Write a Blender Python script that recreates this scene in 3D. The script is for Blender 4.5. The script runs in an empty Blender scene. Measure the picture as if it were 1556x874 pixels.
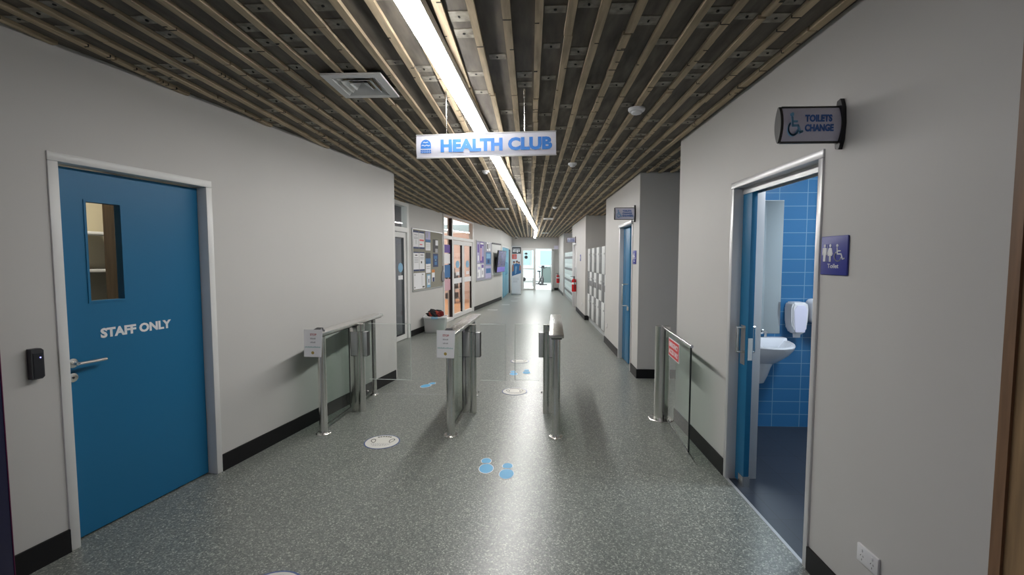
import bpy, bmesh, math, random
from mathutils import Matrix, Vector
random.seed(7)
SC = bpy.context.scene
COL = SC.collection
PI = math.pi
R = math.radians
# ------------------------------------------------------------------ materials
def mat(name, col, rough=.5, metal=0., spec=.5, **kw):
    m = bpy.data.materials.new(name); m.use_nodes = True
    b = m.node_tree.nodes['Principled BSDF']
    b.inputs['Base Color'].default_value = (*col, 1)
    b.inputs['Roughness'].default_value = rough
    b.inputs['Metallic'].default_value = metal
    b.inputs['Specular IOR Level'].default_value = spec
    if 'emit' in kw:
        b.inputs['Emission Color'].default_value = (*kw.get('ecol', col), 1)
        b.inputs['Emission Strength'].default_value = kw['emit']
    if 'noise' in kw:                              # colour variation: (scale, amount)
        nt = m.node_tree; tc = nt.nodes.new('ShaderNodeTexCoord'); n = nt.nodes.new('ShaderNodeTexNoise')
        mp = nt.nodes.new('ShaderNodeMapping'); mp.inputs['Scale'].default_value = kw.get('stretch', (1, 1, 1))
        sc, am = kw['noise']; n.inputs['Scale'].default_value = sc; n.inputs['Detail'].default_value = 5
        r = nt.nodes.new('ShaderNodeValToRGB')
        r.color_ramp.elements[0].position = .3; r.color_ramp.elements[1].position = .7
        r.color_ramp.elements[0].color = (*[c*(1-am) for c in col], 1)
        r.color_ramp.elements[1].color = (*[min(1, c*(1+am)) for c in col], 1)
        nt.links.new(tc.outputs['Object'], mp.inputs['Vector']); nt.links.new(mp.outputs[0], n.inputs['Vector'])
        nt.links.new(n.outputs['Fac'], r.inputs['Fac']); nt.links.new(r.outputs[0], b.inputs['Base Color'])
        if kw.get('bump'):
            bu = nt.nodes.new('ShaderNodeBump'); bu.inputs['Strength'].default_value = kw['bump']; bu.inputs['Distance'].default_value = .004
            nt.links.new(n.outputs['Fac'], bu.inputs['Height']); nt.links.new(bu.outputs[0], b.inputs['Normal'])
    return m

def glass_mat(name, tint=(.93, .965, .95), ior=1.45):
    m = bpy.data.materials.new(name); m.use_nodes = True; nt = m.node_tree
    nt.nodes.remove(nt.nodes['Principled BSDF']); out = nt.nodes['Material Output']
    t = nt.nodes.new('ShaderNodeBsdfTransparent'); t.inputs['Color'].default_value = (*tint, 1)
    g = nt.nodes.new('ShaderNodeBsdfGlossy'); g.inputs['Roughness'].default_value = .02
    f = nt.nodes.new('ShaderNodeFresnel'); f.inputs['IOR'].default_value = ior
    mx = nt.nodes.new('ShaderNodeMixShader')
    ge = nt.nodes.new('ShaderNodeNewGeometry'); iv = nt.nodes.new('ShaderNodeMath'); iv.operation = 'SUBTRACT'; iv.inputs[0].default_value = 1
    ml = nt.nodes.new('ShaderNodeMath'); ml.operation = 'MULTIPLY'          # reflect at the front surface only
    nt.links.new(ge.outputs['Backfacing'], iv.inputs[1]); nt.links.new(iv.outputs[0], ml.inputs[0]); nt.links.new(f.outputs[0], ml.inputs[1])
    nt.links.new(ml.outputs[0], mx.inputs[0]); nt.links.new(t.outputs[0], mx.inputs[1]); nt.links.new(g.outputs[0], mx.inputs[2])
    nt.links.new(mx.outputs[0], out.inputs['Surface'])
    return m

def sheet_mat(name, col, trans=.5, clear=0.):
    m = bpy.data.materials.new(name); m.use_nodes = True; nt = m.node_tree
    nt.nodes.remove(nt.nodes['Principled BSDF']); out = nt.nodes['Material Output']
    d = nt.nodes.new('ShaderNodeBsdfDiffuse'); d.inputs['Color'].default_value = (*col, 1)
    t = nt.nodes.new('ShaderNodeBsdfTranslucent'); t.inputs['Color'].default_value = (*col, 1)
    mx = nt.nodes.new('ShaderNodeMixShader'); mx.inputs[0].default_value = trans
    nt.links.new(d.outputs[0], mx.inputs[1]); nt.links.new(t.outputs[0], mx.inputs[2])
    last = mx
    if clear:
        c = nt.nodes.new('ShaderNodeBsdfTransparent'); m2 = nt.nodes.new('ShaderNodeMixShader'); m2.inputs[0].default_value = clear
        nt.links.new(mx.outputs[0], m2.inputs[1]); nt.links.new(c.outputs[0], m2.inputs[2]); last = m2
    nt.links.new(last.outputs[0], out.inputs['Surface'])
    return m

def floor_mat():
    m = mat('speckled_vinyl', (.12, .13, .12), .325, 0, 1.0); nt = m.node_tree; b = nt.nodes['Principled BSDF']
    tc = nt.nodes.new('ShaderNodeTexCoord')
    def cells(scale):
        v = nt.nodes.new('ShaderNodeTexVoronoi'); v.inputs['Scale'].default_value = scale
        nt.links.new(tc.outputs['Object'], v.inputs['Vector'])
        s = nt.nodes.new('ShaderNodeSeparateColor'); nt.links.new(v.outputs['Color'], s.inputs[0])
        return s.outputs[0]
    r = nt.nodes.new('ShaderNodeValToRGB'); r.color_ramp.interpolation = 'CONSTANT'
    e = r.color_ramp.elements
    e[0].position = 0; e[0].color = (.11, .122, .112, 1)
    e[1].position = .30; e[1].color = (.155, .168, .152, 1)
    for p, c in ((.58, (.20, .213, .192, 1)), (.80, (.285, .298, .262, 1)), (.93, (.44, .455, .40, 1))):
        x = e.new(p); x.color = c
    nt.links.new(cells(150), r.inputs[0])
    nt.links.new(r.outputs[0], b.inputs['Base Color'])
    n = nt.nodes.new('ShaderNodeTexNoise'); n.inputs['Scale'].default_value = 60
    nt.links.new(tc.outputs['Object'], n.inputs['Vector'])
    bu = nt.nodes.new('ShaderNodeBump'); bu.inputs['Strength'].default_value = .05; bu.inputs['Distance'].default_value = .003
    nt.links.new(n.outputs['Fac'], bu.inputs['Height']); nt.links.new(bu.outputs[0], b.inputs['Normal'])
    return m

def tile_mat(name, c1, c2, mortar, w, h, offset=0., rough=.25, vert=True, ms=.012):
    m = mat(name, c1, rough); nt = m.node_tree; b = nt.nodes['Principled BSDF']
    tc = nt.nodes.new('ShaderNodeTexCoord'); s = nt.nodes.new('ShaderNodeSeparateXYZ'); cb = nt.nodes.new('ShaderNodeCombineXYZ')
    nt.links.new(tc.outputs['Object'], s.inputs[0])
    nt.links.new(s.outputs['X'], cb.inputs['X']); nt.links.new(s.outputs['Z' if vert else 'Y'], cb.inputs['Y'])
    k = nt.nodes.new('ShaderNodeTexBrick'); k.offset = offset
    k.inputs['Scale'].default_value = 1; k.inputs['Brick Width'].default_value = w; k.inputs['Row Height'].default_value = h
    k.inputs['Mortar Size'].default_value = ms/2; k.inputs['Mortar Smooth'].default_value = .1
    k.inputs['Color1'].default_value = (*c1, 1); k.inputs['Color2'].default_value = (*c2, 1); k.inputs['Mortar'].default_value = (*mortar, 1)
    nt.links.new(cb.outputs[0], k.inputs['Vector']); nt.links.new(k.outputs['Color'], b.inputs['Base Color'])
    return m

M = dict(
    wall=mat('grey_paint', (.57, .56, .543), .55, 0, .35, noise=(1.3, .02)),
    skirting=mat('black_vinyl', (.010, .010, .011), .5, 0, .25),
    floor=floor_mat(),
    board=mat('dark_ply', (.115, .10, .082), .8, noise=(6, .45), stretch=(3, .5, 1)),
    slat=mat('raw_timber', (.47, .375, .25), .8, noise=(9, .3), stretch=(4, .4, 2)),
    patch=mat('ply_patch', (.27, .25, .21), .8, noise=(25, .4)),
    hole=mat('bolt_hole', (.012, .011, .01), .8),
    led=mat('led_diffuser', (1, 1, 1), .5, emit=48., ecol=(1, .985, .965)),
    white_metal=mat('white_powdercoat', (.72, .72, .71), .35),
    aluminium=mat('satin_aluminium', (.66, .66, .67), .32, .35),
    silver=mat('silver_anodised', (.56, .57, .58), .4, .6),
    steel=mat('brushed_stainless', (.78, .77, .74), .27, 1., noise=(40, .06), stretch=(8, 8, .3)),
    chrome=mat('polished_chrome', (.75, .75, .75), .12, 1.),
    dark_steel=mat('dark_edge', (.05, .05, .05), .4, .3),
    blue_door=mat('blue_laminate', (.012, .15, .31), .42, 0, .4),
    blue_door_daylit=mat('daylit_blue_laminate', (.10, .36, .52), .4),  # blue door made paler: the daylight falling on it is put into the colour
    text_white=mat('white_vinyl', (.82, .82, .84), .5),
    paper=mat('white_paper', (.80, .80, .82), .7),
    end_grey=mat('dark_grey_end_cap', (.05, .05, .05), .5, .0, .3),
    p_coral=mat('poster_coral', (.72, .13, .09), .6), board_lilac=mat('lilac_grey_felt', (.33, .33, .40), .9),
    black=mat('black_plastic', (.012, .012, .016), .4),
    charcoal=mat('charcoal_plastic', (.035, .035, .04), .45),
    led_blue=mat('led_blue', (.2, .2, 1), .5, emit=4., ecol=(.25, .25, 1)),
    navy=mat('navy_panel', (.012, .012, .05), .4),
    magenta=mat('magenta_trim', (.12, .01, .06), .4),
    glass=glass_mat('clear_glass', (.975, .985, .98)),
    glass_green=glass_mat('greenish_glass', (.86, .915, .885)),
    glass_edge=mat('glass_edge', (.55, .60, .58), .25),
    glass_dark=mat('glass_dark_edge', (.012, .016, .016), .2),
    sign_face=sheet_mat('white_acrylic', (.86, .86, .92), .45),
    sign_lilac=mat('lilac_white_acrylic', (.74, .73, .88), .35),
    sign_blue=mat('sign_blue_print', (.04, .20, .60), .5),
    sign_pale=mat('sign_pale_blue_print', (.22, .52, .80), .5),
    sign_deep=mat('sign_deep_blue_print', (.06, .17, .52), .5),
    plaque=mat('royal_blue_plaque', (.035, .045, .30), .4),
    red=mat('sign_red', (.62, .035, .04), .45),
    red_gloss=mat('red_enamel', (.58, .012, .014), .2),
    stick_white=mat('sticker_white', (.66, .65, .60), .5),
    stick_rim=mat('sticker_rim', (.10, .14, .30), .5),
    ink=mat('dark_ink', (.06, .06, .05), .6),
    foot=mat('footprint_blue', (.115, .40, .66), .5),
    grey_ink=mat('grey_ink', (.38, .38, .40), .7),
    teal_ink=mat('teal_ink', (.36, .52, .52), .7),
    red_ink=mat('red_ink', (.42, .05, .07), .7),
    gold=mat('gold_print', (.42, .31, .08), .5),
    wood=mat('oak_jamb', (.30, .19, .095), .5, noise=(7, .25), stretch=(6, 6, .5)),
    wood_dark=mat('oak_edge', (.21, .115, .06), .5, noise=(9, .2), stretch=(6, 6, .5)),
    tile=tile_mat('blue_wall_tile', (.028, .135, .30), (.030, .145, .32), (.14, .28, .42), .25, .12, ms=.006),
    tile_floor=tile_mat('navy_floor_tile', (.020, .027, .04), (.024, .031, .046), (.013, .015, .02), .3, .3, vert=False, rough=.45, ms=.006),
    ceramic=mat('white_ceramic', (.78, .80, .84), .12),
    plastic_white=mat('white_plastic', (.76, .76, .78), .3),
    mirror=mat('mirror_silver', (.80, .86, .88), .02, 1.),
    toilet_wall=mat('toilet_paint', (.60, .64, .66), .6),
    locker_body=mat('locker_grey', (.36, .38, .385), .4),
    locker_white=mat('locker_white', (.64, .66, .66), .5),
    locker_mid=mat('locker_mid_grey', (.20, .21, .215), .7, 0, .2),
    locker_panel=mat('locker_dark_panel', (.17, .17, .175), .5),
    locker_mint=mat('locker_pale_mint', (.58, .68, .67), .3),
    board_grey=mat('grey_pinboard_felt', (.27, .26, .215), .9, noise=(200, .12)),
    p_blue=mat('poster_blue', (.05, .16, .36), .6), p_navy=mat('poster_navy', (.02, .04, .12), .6),
    p_sky=mat('poster_sky', (.24, .44, .62), .6), p_purple=mat('poster_purple', (.13, .07, .33), .6),
    p_lilac=mat('poster_lilac', (.42, .40, .60), .6), p_orange=mat('poster_orange', (.62, .22, .05), .6),
    p_green=mat('poster_green', (.07, .17, .09), .6), p_dark=mat('poster_dark', (.05, .05, .055), .6),
    skin=mat('printed_skin', (.46, .22, .14), .6),
    p_pink=mat('poster_pink', (.62, .38, .44), .6),
    screen=mat('tv_screen_image', (.09, .08, .18), .2, 0, .5, noise=(5, .9), stretch=(1, 1, .6), emit=.06, ecol=(.3, .25, .6)),
    screen_blue=mat('tv_screen_band', (.18, .14, .55), .2, emit=.12, ecol=(.3, .25, .9)),
    tub=sheet_mat('frosted_polypropylene', (.80, .82, .82), .5, .38),
    cloth_black=mat('black_cloth', (.015, .014, .016), .9), cloth_red=mat('dark_red_cloth', (.16, .014, .012), .9),
    cloth_rust=mat('rust_red_cloth', (.32, .05, .03), .9), cloth_green=mat('green_cloth', (.12, .50, .22), .9),
    cloth_pink=mat('coral_cloth', (.66, .16, .14), .9), cloth_teal=mat('teal_cloth', (.10, .38, .42), .9),
    timber_floor=mat('orange_timber_floor', (.46, .24, .11), .35, noise=(6, .25), stretch=(6, .5, 1)),
    studio_wall=mat('pink_beige_paint', (.50, .38, .33), .7),
    office_wall=mat('office_grey', (.24, .24, .26), .7), office_floor=mat('office_carpet', (.10, .10, .11), .9),
    cream=mat('cream_paint', (.55, .49, .34), .7), curtain=mat('blue_grey_cupboard', (.06, .085, .11), .6),
    gym_floor=mat('pale_gym_floor', (.55, .56, .55), .4), gym_wall=mat('gym_wall', (.50, .53, .53), .6),
    gym_low=mat('sage_panel', (.20, .27, .26), .5), pave=mat('pale_paving', (.62, .62, .60), .8),
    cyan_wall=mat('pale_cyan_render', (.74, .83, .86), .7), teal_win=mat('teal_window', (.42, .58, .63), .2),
    tape=mat('white_tape', (.80, .81, .80), .4),
)
# ------------------------------------------------------------------ mesh helper
class MB:
    def __init__(s): s.bm = bmesh.new()
    def add(s, vs, fs):
        v = [s.bm.verts.new(p) for p in vs]
        for f in fs:
            try: s.bm.faces.new([v[i] for i in f])
            except ValueError: pass
        return s
    def box(s, x0, x1, y0, y1, z0, z1, T=None):
        vs = [Vector((x, y, z)) for x in (x0, x1) for y in (y0, y1) for z in (z0, z1)]
        if T is not None: vs = [T @ v for v in vs]
        return s.add(vs, [(0, 1, 3, 2), (4, 6, 7, 5), (0, 4, 5, 1), (2, 3, 7, 6), (0, 2, 6, 4), (1, 5, 7, 3)])
    def rbox(s, x0, x1, y0, y1, z0, z1, r=.004, seg=2):
        b = bmesh.new(); bmesh.ops.create_cube(b, size=1)
        for v in b.verts:
            v.co = Vector(((x0+x1)/2+v.co.x*(x1-x0), (y0+y1)/2+v.co.y*(y1-y0), (z0+z1)/2+v.co.z*(z1-z0)))
        bmesh.ops.bevel(b, geom=list(b.edges), offset=r, segments=seg, affect='EDGES', profile=.5)
        return s.merge(b)
    def merge(s, b):
        b.verts.index_update()
        vs = [s.bm.verts.new(v.co) for v in b.verts]
        for f in b.faces: s.bm.faces.new([vs[v.index] for v in f.verts])
        b.free(); return s
    def cyl(s, p0, p1, r0, r1=None, n=20):
        p0, p1 = Vector(p0), Vector(p1); r1 = r0 if r1 is None else r1
        q = (p1-p0).to_track_quat('Z', 'Y'); vs = []
        for p, r in ((p0, r0), (p1, r1)):
            for i in range(n):
                a = 2*PI*i/n; vs.append(p+q @ Vector((r*math.cos(a), r*math.sin(a), 0)))
        fs = [(i, (i+1) % n, n+(i+1) % n, n+i) for i in range(n)] + [tuple(range(n))[::-1], tuple(range(n, 2*n))]
        return s.add(vs, fs)
    def prism(s, pts, y0, y1):                      # outline in x,z extruded along y (front is y0)
        n = len(pts); vs = [(x, y0, z) for x, z in pts]+[(x, y1, z) for x, z in pts]
        return s.add(vs, [tuple(range(n)), tuple(range(n, 2*n))[::-1]]+[(i, n+i, n+(i+1) % n, (i+1) % n) for i in range(n)])
    def zprism(s, pts, z0, z1):                     # outline in x,y extruded along z
        n = len(pts); vs = [(x, y, z0) for x, y in pts]+[(x, y, z1) for x, y in pts]
        return s.add(vs, [tuple(range(n))[::-1], tuple(range(n, 2*n))]+[(i, (i+1) % n, n+(i+1) % n, n+i) for i in range(n)])
    def xprism(s, pts, x0, x1):                     # outline in y,z extruded along x
        n = len(pts); vs = [(x0, y, z) for y, z in pts]+[(x1, y, z) for y, z in pts]
        return s.add(vs, [tuple(range(n))[::-1], tuple(range(n, 2*n))]+[(i, (i+1) % n, n+(i+1) % n, n+i) for i in range(n)])
    def lathe(s, prof, c=(0, 0, 0), n=24, T=None):
        c = Vector(c); vs = []
        for r, z in prof:
            for i in range(n):
                a = 2*PI*i/n; v = Vector((r*math.cos(a), r*math.sin(a), z))
                vs.append(c+(T @ v if T is not None else v))
        k = len(prof); fs = []
        for j in range(k-1):
            for i in range(n): fs.append((j*n+i, j*n+(i+1) % n, (j+1)*n+(i+1) % n, (j+1)*n+i))
        fs.append(tuple(range(n))[::-1]); fs.append(tuple(range((k-1)*n, k*n)))
        return s.add(vs, fs)
    def tube(s, pts, r, n=10):
        pts = [Vector(p) for p in pts]; vs = []; k = len(pts)
        up = None
        for i, p in enumerate(pts):
            t = ((pts[min(i+1, k-1)]-pts[max(i-1, 0)])).normalized()
            if up is None:
                up = Vector((0, 0, 1)) if abs(t.z) < .9 else Vector((1, 0, 0))
            a = t.cross(up).normalized(); up = a.cross(t).normalized()
            for j in range(n):
                w = 2*PI*j/n; vs.append(p+a*r*math.cos(w)+up*r*math.sin(w))
        fs = [(i*n+j, i*n+(j+1) % n, (i+1)*n+(j+1) % n, (i+1)*n+j) for i in range(k-1) for j in range(n)]
        fs += [tuple(range(n))[::-1], tuple(range((k-1)*n, k*n))]
        return s.add(vs, fs)
    def stroke(s, pts, w, y0, y1):                  # thick flat line in x,z with round ends
        for a, b in zip(pts[:-1], pts[1:]):
            d = Vector((b[0]-a[0], b[1]-a[1])); L = d.length
            if L < 1e-6: continue
            d /= L; nn = Vector((-d.y, d.x))*w/2; A, B = Vector(a), Vector(b)
            s.prism([tuple(A-nn), tuple(B-nn), tuple(B+nn), tuple(A+nn)], y0, y1)
        for p in pts: s.disc(p[0], p[1], w/2, y0, y1, 10)
        return s
    def disc(s, x, z, r, y0, y1, n=20, rz=None):
        rz = rz or r
        return s.prism([(x+r*math.cos(2*PI*i/n), z+rz*math.sin(2*PI*i/n)) for i in range(n)], y0, y1)
    def mesh(s, name, m):
        bmesh.ops.recalc_face_normals(s.bm, faces=s.bm.faces)
        for f in s.bm.faces: f.smooth = True
        for e in s.bm.edges:
            if len(e.link_faces) == 2 and e.calc_face_angle(0) > .5: e.smooth = False
        me = bpy.data.meshes.new(name); s.bm.to_mesh(me); s.bm.free()
        me.materials.append(m); return me
    def build(s, name, m, parent=None, T=None):
        o = bpy.data.objects.new(name, s.mesh(name, M[m] if isinstance(m, str) else m)); COL.objects.link(o)
        if parent is not None: o.parent = parent
        if T is not None: o.matrix_basis = T
        return o

def frame(x, y, z=0., a=0.):                        # local x runs rightwards as seen from the front, y goes into the wall
    return Matrix.Translation((x, y, z)) @ Matrix.Rotation(a, 4, 'Z')
def thing(name, label, cat, T, group=None):
    o = bpy.data.objects.new(name, None); COL.objects.link(o); o.matrix_basis = T; o.empty_display_size = .1
    return tag(o, label, cat, group)
def tag(o, label, cat, group=None):
    o['label'] = label; o['category'] = cat
    if group: o['group'] = group
    return o
def struct(o, label=None, cat=None):
    o['kind'] = 'structure'
    if label: o['label'] = label
    if cat: o['category'] = cat
    return o
def sroot(name, T, label=None, cat=None):
    o = bpy.data.objects.new(name, None); COL.objects.link(o); o.matrix_basis = T; return struct(o, label, cat)
def text(name, body, x0, x1, z0, z1, y, m, parent, depth=.0012, weight=.018, T=None, flat=False):
    cu = bpy.data.curves.new('txt', 'FONT'); cu.body = body; cu.size = 1; cu.offset = weight; cu.resolution_u = 3
    t = bpy.data.objects.new('txt', cu); COL.objects.link(t)
    dg = bpy.context.evaluated_depsgraph_get(); dg.update()
    me = bpy.data.meshes.new_from_object(t.evaluated_get(dg)); bpy.data.objects.remove(t); bpy.data.curves.remove(cu)
    b = bmesh.new(); b.from_mesh(me); bpy.data.meshes.remove(me)
    r = bmesh.ops.extrude_face_region(b, geom=list(b.faces))
    for v in [g for g in r['geom'] if isinstance(g, bmesh.types.BMVert)]: v.co.z += 1
    xs = [v.co.x for v in b.verts]; ys = [v.co.y for v in b.verts]
    X0, X1, Y0, Y1 = min(xs), max(xs), min(ys), max(ys)
    for v in b.verts:
        fx = (v.co.x-X0)/(X1-X0); fz = (v.co.y-Y0)/(Y1-Y0); d = v.co.z*depth
        px, pz = x0+fx*(x1-x0), z0+fz*(z1-z0)
        v.co = Vector((px, pz, y+d)) if flat else Vector((px, y-d, pz))
    mb = MB(); mb.bm.free(); mb.bm = b
    return mb.build(name, m, parent, T)
def wheelchair(mb, x, z, h, y0, y1, w=None):        # accessible symbol, lower-left corner x,z
    w = w or h*.105; P = lambda a, b: (x+a*h, z+b*h)
    mb.disc(*P(.27, .91), h*.085, y0, y1)
    mb.stroke([P(.27, .78), P(.30, .42), P(.62, .42), P(.76, .12), P(.88, .16)], w, y0, y1)
    mb.stroke([P(.29, .60), P(.55, .60)], w*.85, y0, y1)
    arc = [P(.34+.29*math.cos(a), .29+.29*math.sin(a)) for a in [R(130+i*(345-130)/16) for i in range(17)]]
    mb.stroke(arc, w*.85, y0, y1)
    return mb
def duplicate(o, parent=None):
    c = o.copy(); COL.objects.link(c)
    if parent is not None: c.parent = parent
    for ch in list(o.children): duplicate(ch, c)
    return c
def wallmesh(s0, s1, z1, t, ops, name, T, m='wall', z0=0.):   # wall in a local frame with openings (a,b,za,zb)
    mb = MB(); cuts = sorted({s0, s1, *[v for o in ops for v in o[:2]]})
    for a, b in zip(cuts[:-1], cuts[1:]):
        mid = (a+b)/2; op = [o for o in ops if o[0] <= mid <= o[1]]
        if not op: mb.box(a, b, 0, t, z0, z1)
        else:
            o = op[0]
            if o[2] > z0+1e-4: mb.box(a, b, 0, t, z0, o[2])
            if o[3] < z1-1e-4: mb.box(a, b, 0, t, o[3], z1)
    return struct(mb.build(name, m, None, T))

ZC = 2.65; ZW = 2.668
L0 = (-2.47, 2.15); AL = math.atan2(3.6, .72); TL = frame(*L0, 0, AL)
P0 = (-2.87, 5.9); P1 = (-1.12, 17.5); P2 = (-.93, 23.)
AF = math.atan2(P1[1]-P0[1], P1[0]-P0[0]); TF = frame(*P0, 0, AF)
AB = math.atan2(P2[1]-P1[1], P2[0]-P1[0]); TB = frame(*P1, 0, AB)
SF = lambda Y: (Y-P0[1])/math.sin(AF)
SB = lambda Y: (Y-P1[1])/math.sin(AB)
RX = 1.40
def TR(Y, z=0.): return frame(RX, Y, z, -PI/2)       # right wall: local x runs towards the camera

# ------------------------------------------------------------------ shell
struct(MB().box(-9, 6, -3, 23.05, -.1, 0).build('floor', 'floor'))
ceil = struct(MB().zprism([(2.8, -3), (2.8, 23.1), (-.97, 23.1), (-1.16, 17.5), (-2.95, 5.6), (-1.79, 5.6), (-3.55, -3)], ZW, ZW+.1).build('ceiling', 'board'))
def xleft(y):
    if y < 5.76: return -2.47+.2*(y-2.15)
    if y < 17.5: return P0[0]+(y-P0[1])*(P1[0]-P0[0])/(P1[1]-P0[1])
    return P1[0]+(y-P1[1])*(P2[0]-P1[0])/(P2[1]-P1[1])
def xright(y):
    return 2.55 if 4.42 < y < 5.88 else (1.96 if (8.6 < y < 11.6 or 15.35 < y < 19.4) else RX)
sl = MB(); pt = MB(); ho = MB(); nick = MB()
rng = random.Random(3); PITCH = .145
x = -3.3
while x < 2.5:
    w = .037+rng.uniform(-.004, .004); y = -1.0; xo = 0; zo = 0
    while y < 23:
        L = rng.choice((.18, .3, .5, .7, 1.1, 1.6, 2.2)); y2 = min(y+L, 23)
        ya = y
        step = .06
        # keep only the stretch inside the corridor
        run = None; yy = ya
        segs = []
        while yy <= y2+1e-6:
            ok = x-w/2 > xleft(yy)-.005 and x+w/2 < xright(yy)+.004
            if ok and run is None: run = yy
            if (not ok or yy+step > y2) and run is not None:
                segs.append((run, yy if not ok else y2)); run = None
            yy += step
        for a, b in segs:
            if b-a > .03: sl.box(x-w/2+xo, x+w/2+xo, a, b-rng.choice((.004, .008, .016)), ZC+zo*.6, ZW)
            if b-a > .1 and y < 12:
                for k in range(rng.choice((0, 1, 2, 3, 4))):           # saw nicks across a slat
                    yk = rng.uniform(a, b-.02); sd = rng.choice((-1, 1)); l = rng.choice((.012, .02, w))
                    x0, x1 = (x+xo-w/2-.001, x+xo-w/2+l) if sd < 0 else (x+xo+w/2-l, x+xo+w/2+.001)
                    nick.box(x0, x1, yk, yk+.007, ZC+zo*.6-.0012, ZC+zo*.6+.012)
        y = y2; xo = rng.uniform(-.006, .006); zo = rng.uniform(-.006, .004)
    # pale bolted patches between the slats
    y = rng.uniform(.2, .8)
    while y < 15:
        xc = x+PITCH/2; h = rng.uniform(.055, .09)
        if xleft(y)+.08 < xc < xright(y)-.08:
            pw = rng.uniform(.042, .05)
            pt.box(xc-pw, xc+pw, y, y+h, ZW-.004, ZW)
            ho.cyl((xc+rng.uniform(-.01, .01), y+h/2, ZW-.0065), (xc, y+h/2, ZW-.003), .0075, n=8)
            if rng.random() < .45:
                y += h+.07
                pt.box(xc-pw, xc+pw, y, y+h, ZW-.004, ZW); ho.cyl((xc, y+h/2, ZW-.0065), (xc, y+h/2, ZW-.003), .0075, n=8)
        y += rng.uniform(.25, 1.0)
    x += PITCH
sl.build('slat', 'slat', ceil); pt.build('patch', 'patch', ceil); ho.build('bolt_hole', 'hole', ceil); nick.build('saw_nick', 'hole', ceil)

# left wall (near) with the staff door
wallmesh(-5.3, 3.67, ZW, .15, [(.092, 1.043, 0, 2.11)], 'wall_left', TL)
for n, (a, b) in enumerate(((-.14, .092), (1.043, 3.67))):
    struct(MB().box(a, b, -.012, 0, 0, .125).build('baseboard_left', 'skirting', None, TL))
xc, yc = (TL @ Vector((3.67, 0, 0))).xy
struct(MB().box(-3.3, xc-.012, yc-.02, yc+.13, 0, ZW).build('wall_left_return', 'wall'))
struct(MB().box(3.67, 3.682, -.012, .02, 0, .125).build('baseboard_left', 'skirting', None, TL))
# far left wall
DA = (SF(7.85), SF(8.93)); DD = (SF(10.93), SF(13.58))
wallmesh(-.1, SF(17.5), ZW, .12, [(DA[0], DA[1], 0, 2.65), (DD[0], DD[1], 0, 2.65)], 'wall_left_far', TF)
for a, b in ((-.1, DA[0]), (DA[1], DD[0]), (DD[1], SF(17.5))):
    struct(MB().box(a, b, -.012, 0, 0, .12).build('baseboard_left', 'skirting', None, TF))
BD = (SB(17.75), SB(20.9))
wallmesh(0, SB(23.05), ZW, .12, [(BD[0], BD[1], 0, 2.1)], 'wall_left_end', TB)
# right wall
def rw(name, ya, yb, ops=(), t=.15):                 # from far end yb to near end ya
    T = TR(yb); return wallmesh(0, yb-ya, ZW, t, [(yb-o[1], yb-o[0], o[2], o[3]) for o in ops], name, T)
D2 = (2.258, 3.25)
rw('wall_right', 1.385, 4.38, [(D2[0], D2[1], 0, 2.085)])
rw('wall_right_middle', 5.95, 8.58, [(6.31, 7.22, 0, 2.09)])
rw('wall_right_far', 11.68, 15.32, [(13.9, 15.0, 0, 2.06)])
rw('wall_right_end', 19.45, 23.05)
for ya, yb in ((1.385, 2.258), (3.25, 4.38), (5.95, 6.31), (7.22, 8.58), (11.68, 13.9), (19.45, 23.0)):
    struct(MB().box(RX-.012, RX, ya, yb, 0, .12).build('baseboard_right', 'skirting'))
struct(MB().box(RX, RX+.15, 4.38, 4.392, 0, .12).build('baseboard_right', 'skirting'))
struct(MB().box(RX-.012, 2.6, 5.938, 5.95, 0, .12).build('baseboard_right', 'skirting'))
struct(MB().box(RX-.012, RX+.1, 11.668, 11.68, 0, .12).build('baseboard_right', 'skirting'))
struct(MB().box(RX+.15, 2.7, 5.95, 6.05, 0, ZW).build('wall_recess_back', 'wall'))
struct(MB().box(2.6, 2.7, 4.2, 5.95, 0, ZW).build('wall_recess_side', 'wall'))
struct(MB().box(1.96, 2.06, 8.5, 11.7, 0, ZW).build('wall_locker_niche', 'wall'))
struct(MB().box(1.96, 2.06, 15.3, 19.5, 0, ZW).build('wall_locker_niche', 'wall'))
for ya, yb in ((8.50, 8.58), (11.68, 11.76), (15.24, 15.32), (19.45, 19.53)):
    struct(MB().box(RX+.15, 1.96, ya, yb, 0, ZW).build('wall_niche_side', 'wall'))
# end wall
E_OP = (-.44, 1.2)
struct(wallmesh(-1.1, 1.6, ZW, .12, [(*E_OP, 0, 2.12)], 'wall_end', frame(0, 23.0, 0, 0)))
struct(MB().box(1.2, RX, 22.988, 23, 0, .12).build('baseboard_end', 'skirting'))
# lobby behind the camera
struct(MB().box(-4.6, 4.6, -3.1, -3., 0, ZW).build('wall_back', 'wall'))
struct(MB().box(4.4, 4.5, -3, 1.5, 0, ZW).build('wall_lobby_right', 'wall'))
struct(MB().box(2.8, 4.5, -3, 1.4, ZW, ZW+.1).build('ceiling_lobby', 'board'))
struct(MB().box(RX+.15, 4.5, 1.40, 1.5, 0, ZW).build('wall_lobby_side', 'wall'))
# timber lined opening at the right edge
tj = sroot('trim_1', frame(0, 0, 0))
MB().box(RX-.004, RX+.02, 1.355, 1.388, 0, 2.5).build('architrave', 'wood_dark', tj)
MB().box(RX+.004, RX+.045, .35, 1.3545, 0, 2.5).build('panel', 'wood', tj)
MB().box(RX-.004, RX+.05, .35, 1.388, 2.5, 2.54).build('head', 'wood', tj)

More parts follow.
